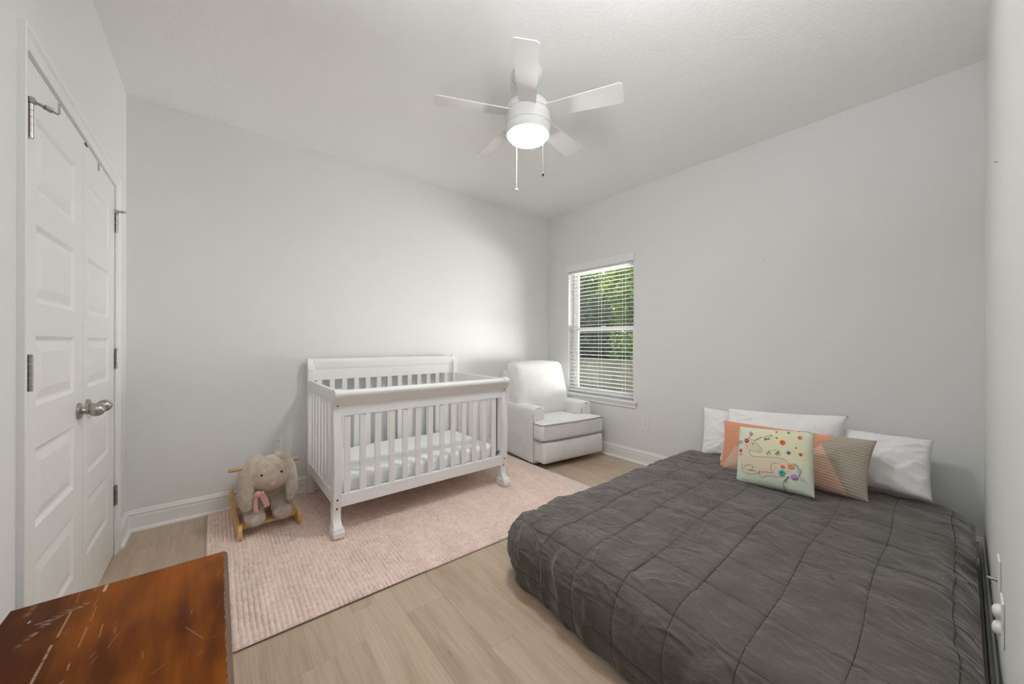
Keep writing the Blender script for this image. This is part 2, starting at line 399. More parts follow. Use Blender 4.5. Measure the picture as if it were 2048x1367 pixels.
# ---- closet casing and jamb (trim_1)
tr1 = struct(bpy.data.objects.new('trim_1', None), 'white casing around the closet double doors'); C.objects.link(tr1)
CW = .060
CPF = [(.004, 0), (.004, .0055), (.012, .0075), (.018, .0085), (.036, .0100), (.044, .0150), (.052, .0172), (.058, .0172), (.060, .0150), (.060, 0)]   # distance from the opening, thickness
def casing(kind, name):
    mb = MB()
    N = len(CPF)
    if kind == 'head':
        ends = [lambda w: (DY0-w, DZ+w), lambda w: (DY1+w, DZ+w)]
    elif kind == 'near': ends = [lambda w: (DY0-w, .0005), lambda w: (DY0-w, DZ+w)]
    else: ends = [lambda w: (DY1+w, .0005), lambda w: (DY1+w, DZ+w)]
    vs = [(XD+t_+.0002, *e_(w)) for e_ in ends for w, t_ in CPF]
    mb.add(vs, [(i, (i+1) % N, N+(i+1) % N, N+i) for i in range(N)]+[tuple(range(N))[::-1], tuple(range(N, 2*N))]).build(name, MT['trim'], tr1)
casing('near', 'casing'); casing('far', 'casing'); casing('head', 'head_casing')
b_ = MB().box(XD-.12, XD-.0005, DY0-.012, DY0, 0, DZ).box(XD-.12, XD-.0005, DY1, DY1+.012, 0, DZ).box(XD-.12, XD-.0005, DY0, DY1, DZ-.0005, DZ+.012)
b_.build('jamb', MT['trim'], tr1)
for y in (2.042, 2.605):
    MB().box(XD-.006, XD+.003, y-.006, y+.006, DZ-.045, DZ-.012).build('catch_plate', MT['nickel'], tr1, bevel=.001)
MB().box(XD-.006, XD+.002, 2.375, 2.405, DZ-.016, DZ-.008).build('ball_catch', MT['dark_metal'], tr1)

# ---- closet doors
PZ = [(1.663, 1.898), (1.314, 1.560), (.989, 1.210), (.606, .857), (.250, .499)]
def door(name, y0, y1, p0, p1, hinge_y, knob_y, label, hdir):
    x1 = XD-.001; x0 = x1-.036; rec = x1-.008
    zs = [.012]+[z for p in PZ[::-1] for z in p]+[DZ-.005]
    mb = MB().box(x0, rec, y0, y1, .012, DZ-.005)
    mb.box(rec, x1, y0, p0, .012, DZ-.005).box(rec, x1, p1, y1, .012, DZ-.005)
    for i in range(0, len(zs), 2): mb.box(rec, x1, p0, p1, zs[i], zs[i+1])
    d = struct(mb.build(name, MT['door']), label)
    for z0, z1 in PZ:                                            # moulded frame slope, flat, raised field
        def ring(dy, x): return [(x, p0+dy, z0+dy), (x, p1-dy, z0+dy), (x, p1-dy, z1-dy), (x, p0+dy, z1-dy)]
        vs = ring(0, x1)+ring(.014, rec-.0005+.0015)+ring(.022, rec+.001)+ring(.052, x1-.001)+ring(.0521, x1-.001)
        fs = []
        for r_ in range(4):
            for i in range(4): fs.append((r_*4+i, r_*4+(i+1) % 4, r_*4+4+(i+1) % 4, r_*4+4+i))
        fs.append((16, 17, 18, 19))
        MB().add(vs, fs).build('panel', MT['door'], d)
    kz = .905
    kn = MB().lathe([(.033, 0), (.034, .003), (.033, .007), (.027, .0105), (.017, .0125), (.0145, .015), (.0135, .020), (.0125, .024), (.0125, .030)]+[(.0262*math.sin(a), .051-.0262*math.cos(a)) for a in np.linspace(.52, PI-.08, 14)], (x1, knob_y, kz), 28, 'x')
    kn.build('door_knob', MT['nickel'], d)
    for i, z in enumerate((1.853, 1.094, .334)):
        hg = MB()
        hx = x1+.008; hy = hinge_y
        hg.box(x1-.001, x1+.0025, min(hy-hdir*.013, hy+hdir*.012), max(hy-hdir*.013, hy+hdir*.012), z-.052, z+.052)
        for j in range(5):
            a0 = z-.052+j*.0208; hg.lathe([(.0066, a0+.0006), (.0066, a0+.0202)], (hx, hy, 0), 12)
        hg.lathe([(.0045, z+.052), (.0062, z+.054), (.0062, z+.058), (.003, z+.060)], (hx, hy, 0), 12)
        h_ = hg.build('hinge', MT['nickel'], d)
        MB().box(x1+.0022, x1+.003, min(hy+hdir*.006, hy+hdir*.009), max(hy+hdir*.006, hy+hdir*.009), z-.026, z-.012).box(x1+.0022, x1+.003, min(hy+hdir*.006, hy+hdir*.009), max(hy+hdir*.006, hy+hdir*.009), z+.010, z+.024).build('hinge_slot', MT['slot'], h_)
        if i == 0:                                               # hinge pin door stop
            ds = MB().box(hx-.008, hx+.009, hy-.008, hy+.008, z+.053, z+.070)
            ds.tube([(hx, hy, z+.062), (hx+.022, hy+hdir*.020, z+.060), (hx+.045, hy+hdir*.040, z+.055)], [.005, .0045, .0028], 8)
            ds.tube([(hx+.022, hy+hdir*.020, z+.060), (hx+.034, hy+hdir*.030, z+.0575)], [.008, .008], 10)
            ds.build('door_stop', MT['nickel'], h_)
YM = 2.3575
door('door_1', DY0+.003, YM-.0015, 1.836, 2.238, DY0+.010, 2.292, 'left closet door, white with five raised panels, nearer the camera', 1)
door('door_2', YM+.0015, DY1-.003, 2.432, 2.836, DY1-.004, 2.424, 'right closet door, white with five raised panels, next to the back wall', -1)

# ---- window
win = struct(bpy.data.objects.new('window_1', None), 'single hung white vinyl window above the armchair'); C.objects.link(win)
FX = XB+.085
FR = .045
def frame(name, x0, x1, y0, y1, z0, z1, w, parent):
    mb = MB().box(x0, x1, y0, y0+w, z0, z1).box(x0, x1, y1-w, y1, z0, z1).box(x0, x1, y0+w, y1-w, z0, z0+w).box(x0, x1, y0+w, y1-w, z1-w, z1)
    return mb.build(name, MT['vinyl'], parent, bevel=.003)
frame('window_frame', FX, FX+.062, WY0, WY1, WZ0, WZ1, .028, win)
MZ = 1.345
up_s = frame('upper_sash', FX+.034, FX+.056, WY0+.028, WY1-.028, MZ-.02, WZ1-.028, .026, win)
lo_s = frame('lower_sash', FX+.008, FX+.032, WY0+.028, WY1-.028, WZ0+.028, MZ+.022, .040, win)
MB().box(FX+.044, FX+.047, WY0+.05, WY1-.05, MZ, WZ1-.05).build('pane', MT['glass'], up_s)
MB().box(FX+.018, FX+.021, WY0+.06, WY1-.06, WZ0+.06, MZ-.01).build('pane', MT['glass'], lo_s)
MB().box(FX+.002, FX+.010, 2.49, 2.55, MZ+.020, MZ+.032).build('sash_lock', MT['vinyl'], win, bevel=.002)
MB().prism([(XB-.030, WY0-.045), (XB-.0003, WY0-.045), (XB-.0003, WY0+.0005), (FX+.01, WY0+.0005), (FX+.01, WY1-.0005), (XB-.0003, WY1-.0005), (XB-.0003, WY1+.045), (XB-.030, WY1+.045)], WZ0-.018, WZ0+.005, 'xy').build('window_sill', MT['trim'], win, bevel=.004)
poly = [(XB-.0005, WZ0-.018), (XB-.020, WZ0-.018), (XB-.020, WZ0-.030), (XB-.014, WZ0-.045), (XB-.014, WZ0-.065), (XB-.0005, WZ0-.070)]
MB().prism(poly, WY0-.030, WY1+.030, 'xz').build('window_apron', MT['trim'], win, bevel=.002)

# ---- blind
bl = empty('window_blind', 'white slatted blind with open horizontal slats hanging in the window', 'blind', (XB+.03, 2.52, WZ0))
def lp(x, y, z): return (x-(XB+.03), y-2.52, z-WZ0)
def lbox(mb, x0, x1, y0, y1, z0, z1): return mb.box(x0-(XB+.03), x1-(XB+.03), y0-2.52, y1-2.52, z0-WZ0, z1-WZ0)
lbox(MB(), XB+.004, XB+.058, WY0+.006, WY1-.006, WZ1-.045, WZ1-.003).build('headrail', MT['slat'], bl)
lbox(lbox(lbox(MB(), XB-.022, XB-.012, WY0-.008, WY1+.018, 2.018, 2.098), XB-.012, XB-.0005, WY0-.008, WY0-.001, 2.018, 2.098), XB-.012, XB-.0005, WY1+.011, WY1+.018, 2.018, 2.098).build('valance', MT['slat'], bl, bevel=.003)
SXC = XB+.032
nsl = 32; zt, zb = 1.985, .672
smesh = None
for i in range(nsl):
    z = zt+(zb-zt)*i/(nsl-1)
    if smesh is None:
        vs = []; fs = []; Ns = 4
        for y in (WY0+.008, WY1-.008):
            for j in range(Ns+1):
                q = j/Ns*2-1
                for dz in (0, .0022): vs.append((q*.0245, y-2.52, -.0030*q*q+dz+q*.0018))
        S = 2*(Ns+1)
        for j in range(Ns):
            a = 2*j; fs += [(a, a+2, S+a+2, S+a), (a+1, S+a+1, S+a+3, a+3), (a, a+1, a+3, a+2), (S+a, S+a+2, S+a+3, S+a+1)]
        fs += [(0, S, S+1, 1), (S-2, S-1, 2*S-1, 2*S-2)]
        o = MB().add(vs, fs).build('slat', MT['slat'], bl); smesh = o
    else:
        o = smesh.copy(); C.objects.link(o)
    o.location = (SXC-(XB+.03), 0, z-WZ0)
lbox(MB(), SXC-.026, SXC+.026, WY0+.008, WY1-.008, .628, .646).build('bottom_rail', MT['slat'], bl, bevel=.003)
for y in (2.215, 2.52, 2.83):
    mb = MB()
    for dx in (-.0255, .0255): mb.tube([lp(SXC+dx, y, .64), lp(SXC+dx, y, WZ1-.04)], .0011, 5)
    mb.build('ladder_cord', MT['slat'], bl)
MB().tube([lp(XB-.006, 2.865, WZ1-.06), lp(XB-.008, 2.865, 1.42)], .0035, 8).build('tilt_wand', MT['piping'], bl)

# ================================================================== OUTSIDE
struct(MB().box(XB+.3, 45, -20, 45, -1.12, -1.05).build('ground', MT['lawn']), 'green lawn behind the house')
struct(MB().box(XB+.16, 6.6, -7, 5.5, -1.05, -.30).build('bounce_slab', mat('pale_bounce', (.66, .64, .61), .9, bump=.2, bscale=30)), 'unseen pale slab added outside the window to bounce light in')  # out of view, added as a reflector to send light up through the window
fe = empty('board_fence', 'weathered grey wooden board fence beyond the window', 'fence', (8.0, 6, -1.05))
pk = MB().prism([(-.068, 0), (.068, 0), (.068, 1.78), (.045, 1.80), (-.045, 1.80), (-.068, 1.78)], -.009, .009, 'yz').build('fence_board', MT['fence'], fe)
for i in range(96):
    o = pk if i == 0 else pk.copy()
    if i: C.objects.link(o)
    o.location = (random.uniform(-.004, .004), -7+i*.142, random.uniform(-.015, .01))
for z in (.3, .95, 1.55):
    MB().box(.012, .05, -7, 6.6, z, z+.09).build('fence_rail', MT['fence'], fe)

def tree(x, y, ht, cr, kind, nl, label, z0=-1.05, low=.25, leaf=.16):
    t_ = empty('garden_tree', label, 'tree', (x, y, z0), group='trees beyond the fence')
    tb = MB(); r_ = np.random.default_rng(int(x*100+y*10))
    tb.tube([(0, 0, 0), (.1, .05, ht*.35), (.02, .12, ht*.7), (.05, 0, ht*.92)], [ht*.025, ht*.02, ht*.012, ht*.004], 9)
    tb.build('trunk', MT['bark'], t_)
    bb = MB(); cl = []
    for i in range(16):
        a = r_.uniform(0, 2*PI); h0 = r_.uniform(low, .85)*ht; R = cr*(1-.55*((h0/ht-.45)/.55)**2)*r_.uniform(.5, .85)
        e_ = (R*math.cos(a), R*math.sin(a), h0+R*.35)
        bb.tube([(.05, .05, h0), (e_[0]*.5, e_[1]*.5, h0+R*.25), e_], [ht*.008, ht*.005, ht*.002], 5)
        cl += [e_, (e_[0]*.55, e_[1]*.55, h0+R*.25)]
    cl += [(0, 0, ht*.95), (0, 0, ht*.8)]
    bb.build('branch', MT['bark'], t_)
    cl = np.array(cl); ci = r_.integers(0, len(cl), nl)
    P = cl[ci]+r_.normal(0, 1, (nl, 3))*np.array([cr*.30, cr*.30, cr*.26])
    P[:, 2] = np.clip(P[:, 2], .15, None)
    rr_ = np.hypot(P[:, 0], P[:, 1]); k_ = np.minimum(1, (cr*r_.uniform(.75, 1.0, nl)-leaf*.5)/np.maximum(rr_, 1e-6)); P[:, :2] *= k_[:, None]
    a = r_.normal(0, 1, (nl, 3)); a /= np.linalg.norm(a, axis=1)[:, None]
    c_ = np.cross(a, r_.normal(0, 1, (nl, 3))); c_ /= np.linalg.norm(c_, axis=1)[:, None]
    s_ = (r_.uniform(.6, 1.2, (nl, 1))*leaf)
    V = np.stack([P, P+a*s_*.5+c_*s_*.28, P+a*s_, P+a*s_*.5-c_*s_*.28], 1).reshape(-1, 3)
    Fc = np.arange(nl*4).reshape(-1, 4)
    me = bpy.data.meshes.new('leaves'); me.from_pydata(V.tolist(), [], Fc.tolist()); me.update(); me.materials.append(MT[kind])
    o = bpy.data.objects.new('leaves', me); C.objects.link(o); o.parent = t_; o['kind'] = 'stuff'
tree(10.2, 6.15, 4.3, 1.12, 'leaf_mid', 12000, 'small mid green tree close behind the fence, right in the window', low=.12, leaf=.13)
tree(10.2, 8.50, 3.9, 1.12, 'leaf_dark', 12000, 'low dark evergreen close behind the fence, left in the window', low=.10, leaf=.13)
tree(10.2, 10.85, 3.6, 1.12, 'leaf_dark', 5000, 'dark evergreen shrub past the left edge of the window view', low=.10, leaf=.13)
tree(13.4, 8.10, 7.0, 1.90, 'leaf_bright', 14000, 'bright yellow green tree in the second row behind the fence', low=.15, leaf=.19)
tree(13.4, 12.05, 6.2, 1.90, 'leaf_mid', 11000, 'loose mid green tree in the second row, sky above it', low=.15, leaf=.19)
tree(17.7, 10.6, 9.5, 2.15, 'leaf_mid', 12000, 'tall mid green tree farthest back, right of the two', leaf=.24)
tree(17.7, 15.0, 8.0, 2.15, 'leaf_bright', 7000, 'pale green tree farthest back, left of the two', leaf=.24)

# ================================================================== CEILING FAN
FXc, FYc = 1.388, 1.575
fan = empty('ceiling_fan', 'white five blade ceiling fan with a lit round lamp', 'fan', (FXc, FYc, H))
MB().lathe([(.088, 0), (.088, -.012), (.080, -.040), (.062, -.066), (.030, -.080)], n=40).build('canopy', MT['fan'], fan)
MB().lathe([(.022, -.07), (.022, -.19)], n=20).build('downrod', MT['fan'], fan)
MB().lathe([(.035, -.160), (.075, -.172), (.112, -.190), (.127, -.212), (.127, -.240), (.122, -.2405), (.122, -.246), (.1275, -.2465), (.1285, -.312), (.124, -.3145)], n=56).build('motor_housing', MT['fan'], fan)
MB().lathe([(.124, -.3145), (.124, -.3165), (.1285, -.317), (.1285, -.340), (.121, -.362), (.112, -.366), (.108, -.360)], n=56).build('lamp_housing', MT['fan'], fan)
MB().lathe([(.110, -.362), (.1105, -.368), (.104, -.380), (.086, -.390), (.055, -.397), (.02, -.3995), (.002, -.400)], n=48).build('lamp_globe', MT['globe'], fan)
zbl = -.242
def blade_obj():
    L0, L1 = .075, .528; pts = []
    n_ = 22
    for i in range(n_+1):
        t_ = i/n_; x = L0+(L1-L0)*t_; w = .046+.019*t_
        pts.append((x, w))
    cr = .022; top = []
    for x, w in pts:
        if x <= L1-cr: top.append((x, w))
    wT = .065
    for k in range(6):
        a = PI/2*k/5; top.append((L1-cr+cr*math.sin(a), wT-cr+cr*math.cos(a)))
    outl = top+[(x, -w) for x, w in top[::-1]]
    tw = math.radians(-12)
    mb = MB(); N = len(outl); vs = []
    for dz in (-.0028, .0028):
        for x, y in outl: vs.append((x, y*math.cos(tw)-dz*math.sin(tw), y*math.sin(tw)+dz*math.cos(tw)))
    mb.add(vs, [(i, (i+1) % N, N+(i+1) % N, N+i) for i in range(N)]+[tuple(range(N))[::-1], tuple(range(N, 2*N))])
    return mb.build('blade', MT['fan'], fan)
b0 = blade_obj()
for i in range(5):
    o = b0 if i == 0 else b0.copy()
    if i: C.objects.link(o)
    o.location = (0, 0, zbl); o.rotation_euler = (0, 0, math.radians(11.5+72*i))
def chain(p, z1, pend):
    mb = MB(); x, y, z0 = p
    nB = 40
    for i in range(nB): mb.ball((x, y, z0+(z1-z0)*i/(nB-1)), .0014, 6, 4)
    mb.tube([(x, y, z0), (x, y, z1)], .0006, 5)
    c_ = mb.build('pull_chain', MT['chain'], fan)
    if pend == 'oval':
        MB().ball((x, y, z1-.006), (.011, .011, .007), 16, 10).build('chain_pendant', MT['fan'], c_)
    else:
        MB().lathe([(.002, z1+.004), (.0055, z1-.002), (.0060, z1-.008), (.0045, z1-.014)], (x, y, 0), 12).build('chain_pendant', MT['dark_metal'], c_)
P2 = px(1086, 236, z=2.413); chain((P2.x-FXc, P2.y-FYc, 2.413-H), 2.112-H, 'cone')
fwd = (P2.x*fw.x+P2.y*fw.y)
dd = fw+(1032.5-1024)/F_PX*r2; tt = 2.20; P1 = Vector((dd.x*tt, dd.y*tt, 0))
chain((P1.x-FXc, P1.y-FYc, 2.40-H), 2.118-H, 'oval')
MB().lathe([(.004, 0), (.004, .006)], (-.035, -.121, -.334), 10, 'y').build('switch_hole', MT['dark_metal'], fan)

# ================================================================== RUG
RX0, RX1, RY0, RY1 = -.048, 2.385, 1.748, 3.255
rug = MB().box(RX0+.004, RX1-.004, RY0+.004, RY1-.002, .0006, .0065).build('area_rug', mat('rug_backing', (.20, .15, .11), .95))
tag(rug, 'pink braided wool rug under the crib and the rocking toy', 'rug')
nrx, nry = 122, 84; su, sv = 6, 5
NU, NV = nrx*su+1, nry*sv+1
U, V = np.meshgrid(np.linspace(0, nrx, NU), np.linspace(0, nry, NV), indexing='ij')
wob = (fbm(U*.12, V*.1, 3, 5)-.45)*.5
uu = U+wob*np.clip(np.minimum(U, nrx-U), 0, 1)
ri = np.floor(uu); fu = uu-ri-.5
vv = V+.5*(ri % 2)+.55*fu*np.where(ri % 2 == 0, 1, -1)+(vnoise(ri*7.3+V*.15, ri*3.1, 9)-.5)*.7
fv = vv-np.floor(vv)-.5
jit = vnoise(ri*1.7, np.floor(vv)*1.3, 3)
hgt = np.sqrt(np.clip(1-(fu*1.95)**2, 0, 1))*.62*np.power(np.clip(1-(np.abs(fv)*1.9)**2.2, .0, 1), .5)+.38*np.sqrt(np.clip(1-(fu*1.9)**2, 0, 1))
zr = .0045+.0105*hgt*(.85+.3*jit)
edge = np.minimum(np.minimum(U, nrx-U)/1.0, np.minimum(V, nry-V)/1.0)
zr = np.where(edge < .2, .0042, zr)
Xr = RX0+(RX1-RX0)*U/nrx; Yr = RY0+(RY1-RY0)*V/nry
# the near edge is not quite straight and lifts a little
wav = .012*np.sin(Xr*2.6+.4)*np.clip(1-(Yr-RY0)/.5, 0, 1)
Yr = Yr+wav*.6
tone = .86+.28*vnoise(ri*1.9, np.floor(vv)*2.3, 31)*.6+.20*(fbm(U*.25, V*.06, 3, 77)-.45)
deep = np.clip(hgt*1.3, .0, 1)[..., None]
light = np.array([.82, .655, .585]); dark = np.array([.62, .40, .33])
mixv = np.clip(.15+1.0*vnoise(ri*3.3, np.floor(vv)*.9, 12), 0, 1)[..., None]
colr = (light*mixv+(.70*light+.30*dark)*(1-mixv))*tone[..., None]
gap = np.clip((.40-hgt)/.24, 0, 1)[..., None]; colr = colr*(1-gap)+np.array([.27, .16, .115])*gap   # shade between the loops, painted dark into the colour
grey_edge = np.clip((Xr-2.17)/.2, 0, 1)[..., None]*.55             # greyer towards the end by the armchair
colr = colr*(1-grey_edge)+np.array([.60, .56, .52])*grey_edge
MT['rug'] = mat('braided_wool', (1, 1, 1), .95, attr='Col', bump=.25, bscale=500, bdist=.003, sheen=.15)
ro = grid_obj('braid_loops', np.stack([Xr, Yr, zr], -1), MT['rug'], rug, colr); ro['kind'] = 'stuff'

# ================================================================== CRIB
CX0, CX1, CYF, CYB = .548, 1.872, 2.40, 3.245
RZ = .0168                                                       # top of the rug
crib = empty('baby_crib', 'white slatted sleigh style crib on the pink rug against the back wall', 'crib', ((CX0+CX1)/2, (CYF+CYB)/2, RZ))
cl_ = Vector(crib.location)
def cb(mb): mb.v = [(x-cl_.x, y-cl_.y, z-cl_.z) for x, y, z in mb.v]; return mb
def smooth_curve(pts, n=6):
    out_ = []
    for i in range(len(pts)-1):
        p0 = pts[max(i-1, 0)]; p1 = pts[i]; p2 = pts[i+1]; p3 = pts[min(i+2, len(pts)-1)]
        for k in range(n):
            t_ = k/n
            out_.append(tuple(.5*((2*p1[a])+(-p0[a]+p2[a])*t_+(2*p0[a]-5*p1[a]+4*p2[a]-p3[a])*t_*t_+(-p0[a]+3*p1[a]-3*p2[a]+p3[a])*t_**3) for a in (0, 1)))
    return out_+[pts[-1]]
front_c = [(2.428, .897), (2.385, .905), (2.347, .893), (2.342, .866), (2.362, .835), (2.386, .795), (2.392, .760), (2.385, .70), (2.373, .60), (2.366, .50), (2.367, .40), (2.374, .30), (2.385, .21), (2.398, .155), (2.396, .115), (2.378, .088), (2.352, .070)]
post_poly = smooth_curve(front_c)+[(2.440, .070), (2.452, .10), (2.456, .16), (2.450, .21), (2.450, .897)]
for x0 in (CX0, CX1-.046):
    po_ = cb(MB().prism(post_poly, x0, x0+.046, 'yz', True)).build('front_post', MT['crib'], crib, bevel=.004)
    po_.data.polygons.foreach_set('use_smooth', [False]*len(po_.data.polygons))
    fx = x0-.009
    cb(MB().prism([(2.338, RZ+.001), (2.455, RZ+.001), (2.455, .052), (2.447, .060), (2.447, .071), (2.346, .071), (2.346, .060), (2.338, .052)], fx, fx+.064, 'yz')).build('post_foot', MT['crib'], po_, bevel=.004)
    for z, y in ((.806, 2.384), (.234, 2.384), (.177, 2.396)):
        cb(MB().lathe([(.0058, -.0045), (.0058, .004), (.004, .005)], (x0+.022, y, z), 14, 'y')).build('bolt', MT['dark_metal'], po_)
back_c = [(3.195, 1.050), (3.205, 1.064), (3.228, 1.066), (3.248, 1.050), (3.250, 1.020), (3.240, .985), (3.230, .94), (3.230, .50), (3.230, .20), (3.234, .13), (3.246, .085), (3.250, RZ+.001)]
for x0 in (CX0, CX1-.046):
    cb(MB().prism(smooth_curve(back_c)+[(3.185, RZ+.001), (3.180, .10), (3.176, .2), (3.176, .98), (3.184, 1.02)], x0, x0+.046, 'yz')).build('back_post', MT['crib'], crib, bevel=.004)
# headboard: curved top board with a groove, flat lower board
ins0, ins1 = CX0+.046, CX1-.046
cb(MB().prism(smooth_curve([(3.205, 1.060), (3.190, 1.052), (3.186, 1.03), (3.189, 1.0), (3.194, .979)], 4)+[(3.198, .977), (3.198, .890), (3.216, .890), (3.226, .98), (3.236, 1.03), (3.232, 1.056)], ins0, ins1, 'yz')).build('headboard', MT['crib'], crib, bevel=.002)
cb(MB().box(ins0, ins1, 3.196, 3.218, .18, .262)).build('back_rail', MT['crib'], crib, bevel=.003)
# front rails
fr_poly = smooth_curve([(2.428, .890), (2.385, .898), (2.356, .889), (2.351, .868), (2.370, .835), (2.390, .803)], 5)+[(2.396, .800), (2.396, .737), (2.420, .737), (2.428, .80)]
cb(MB().prism(fr_poly, ins0, ins1, 'yz')).build('front_rail', MT['crib'], crib, bevel=.002)
cb(MB().box(ins0, ins1, 2.396, 2.424, .180, .256)).build('bottom_rail', MT['crib'], crib, bevel=.003)
x_s = [.632+(1.757-.632)*i/12 for i in range(13)]
sl = cb(MB().box(x_s[0]-.0195, x_s[0]+.0195, 2.402, 2.416, .250, .742)).build('front_slat', MT['crib'], crib, bevel=.003)
for x in x_s[1:]:
    o = sl.copy(); C.objects.link(o); o.location = (x-x_s[0], 0, 0)
sl = cb(MB().box(x_s[0]-.0195, x_s[0]+.0195, 3.200, 3.213, .255, .895)).build('back_slat', MT['crib'], crib, bevel=.003)
for x in x_s[1:]+[1.851-.0]:
    if x > 1.83: continue
    o = sl.copy(); C.objects.link(o); o.location = (x-x_s[0], 0, 0)
for xs_ in (CX0+.010, CX1-.034):
    cb(MB().box(xs_, xs_+.024, 2.448, 3.178, .812, .893)).build('side_rail', MT['crib'], crib, bevel=.003)
    cb(MB().box(xs_, xs_+.024, 2.448, 3.178, .180, .256)).build('side_bottom_rail', MT['crib'], crib, bevel=.003)
    ss = None
    for i in range(7):
        y = 2.525+.0965*i
        if ss is None:
            ss = cb(MB().box(xs_+.006, xs_+.018, y-.0195, y+.0195, .25, .82)).build('side_slat', MT['crib'], crib, bevel=.002)
        else:
            o = ss.copy(); C.objects.link(o); o.location = (0, .0965*i, 0)
# dark height-adjustment rod with a hook, inside the right front corner
rd = cb(MB().tube([(1.806, 2.432, .735), (1.808, 2.432, .29)], .0034, 8)).build('metal_rod', MT['dark_metal'], crib)
cb(MB().tube([(1.808, 2.432, .29), (1.812, 2.428, .272), (1.824, 2.424, .285), (1.832, 2.424, .30)], .005, 8).tube([(1.808, 2.432, .28), (1.796, 2.430, .262), (1.790, 2.430, .255)], .006, 8)).build('rod_hook', MT['dark_metal'], rd)
hp = MB()
for z in (.36, .43, .50): hp.lathe([(.0022, 0), (.0022, .0012)], (1.832, 2.4495, z), 8, 'y')
# mattress
def mnoise(p):
    q = Vector(p); q.z += .004*math.sin(q.x*9+q.y*5)*(1 if q.z > 0 else 0); return q
mo = MB().rbox((1.208, 2.805, .283), (.605, .352, .055), .028, 20, (0, 0, .006), mnoise).build('crib_mattress', MT['sheet'])
tag(mo, 'crib mattress in a fitted white sheet behind the slats', 'mattress')
MB().box(ins0-.01, ins1+.01, 2.43, 3.19, .205, .225).build('support_board', MT['crib'], crib).location = (-cl_.x, -cl_.y, -cl_.z)

# ================================================================== ARMCHAIR
ch = empty('recliner_armchair', 'light grey upholstered glider recliner with piping in the corner by the window', 'armchair', (2.770, 2.738, 0), math.radians(-6.0))
FB = MT['fabric']
# local: x across (-.37..+.37), front is -y
def arm(s):
    xc = s*.317
    def slope(p):
        q = Vector(p)
        if q.z > 0: q.z += -.018*(1 if q.y < 0 else 1)*(-.5+(-q.y)/.27*.0)
        return q
    a = MB().rbox((xc, .075, .288), (.074, .262, .270), .030, 10, (.004, .0, .006)).build('armrest', FB, ch)
    # piping around the front face and along the top edges
    for ys in (-.178,):
        pts = [(xc-.066, ys, .03), (xc-.068, ys, .50)]
        pts += [(xc+.060*math.cos(t_), ys, .50+.052*math.sin(t_)) for t_ in np.linspace(PI, 0, 10)]
        pts += [(xc+.066, ys, .03)]
        MB().tube(pts, .0038, 6).build('piping', MT['piping'], a)
    for dx in (-.062, .062):
        MB().tube([(xc+dx, y, .548) for y in np.linspace(-.16, .24, 8)], .0032, 6).build('piping', MT['piping'], a)
arm(-1); arm(1)
MB().rbox((-.012, .325, .455), (.375, .075, .43), .05, 10, fn=lambda p: Vector((p.x*(1-.06*max(0, p.z)/.43), p.y+.12*max(0, p.z+.1), p.z))).build('back_frame', FB, ch)
def backc(p):
    q = Vector(p); t_ = (q.z+.28)/.56; q.z -= .012*(q.x/.33)**2*(1 if q.z > 0 else 0)
    q.y += .16*(t_-.1)*.9; q.x *= (1.04-.05*t_)
    return q
bc = MB().rbox((-.022, .165, .700), (.330, .095, .280), .048, 18, (.010, .040, .010), backc).build('back_cushion', FB, ch)
ring = []
for t_ in np.linspace(0, 2*PI, 56, endpoint=False):
    c_, s_ = math.cos(t_), math.sin(t_); k_ = (abs(c_)**5+abs(s_)**5)**(-1/5)
    p = backc(Vector((.312*c_*k_, -.078, .262*s_*k_))); ring.append((p.x-.022, p.y+.165, p.z+.700))
MB().tube(ring, .0036, 6, closed=True).build('piping', MT['piping'], bc)
# T-shaped seat cushion
def tcush(h0, h1, inset=0):
    o_ = [(-.236, .13), (-.236, -.200), (-.392, -.200), (-.402, -.22), (-.402, -.318), (-.380, -.342), (-.2, -.352), (0, -.356), (.2, -.352), (.380, -.342), (.402, -.318), (.402, -.22), (.392, -.200), (.236, -.200), (.236, .13)]
    return o_
poly = tcush(0, 0)
def tier(z0, z1, crown, name, poly, mat_):
    """soft slab over an outline, crowned top"""
    N = len(poly); mb = MB(); c0 = (0, -.16)
    rings = [(z0+.02, .93), (z0, .97), (z0+.006, .99), (z0+.02, 1), (z1-.02, 1), (z1-.005, .99), (z1, .965), (z1+crown*.5, .82), (z1+crown*.85, .55), (z1+crown, .2)]
    dense = []
    for i in range(N):
        p, q = poly[i], poly[(i+1) % N]; L = math.hypot(q[0]-p[0], q[1]-p[1]); m_ = max(1, int(L/.03))
        for k in range(m_): dense.append((p[0]+(q[0]-p[0])*k/m_, p[1]+(q[1]-p[1])*k/m_))
    D = len(dense); vs = []
    for z, s in rings:
        for x, y in dense:
            dx, dy = x-c0[0], y-c0[1]
            if s >= .9:
                L = math.hypot(dx, dy); k_ = (L-(1-s)*.33)/L
            else: k_ = s
            vs.append((c0[0]+dx*k_, c0[1]+dy*k_, z))
    fs = [tuple(range(D))[::-1], tuple((len(rings)-1)*D+i for i in range(D))]
    for r_ in range(len(rings)-1):
        for i in range(D): fs.append((r_*D+i, r_*D+(i+1) % D, (r_+1)*D+(i+1) % D, (r_+1)*D+i))
    o = mb.add(vs, fs, True).build(name, mat_, ch)
    return o, dense
sc_o, dn = tier(.272, .425, .022, 'seat_cushion', poly, FB)
front = [(x*1.0, y) for x, y in dn if y < -.195]
for z in (.421, .276):
    MB().tube([(x*1.001, y-.0015 if y < -.33 else y, z) for x, y in front], .0042, 6).build('piping', MT['piping'], sc_o)
def foot(p):
    q = Vector(p); q.y += -.012*math.cos(q.z/.1*1.2); return q
MB().rbox((0, -.262, .160), (.388, .080, .104), .030, 12, (0, .012, 0), foot).build('footrest', FB, ch)
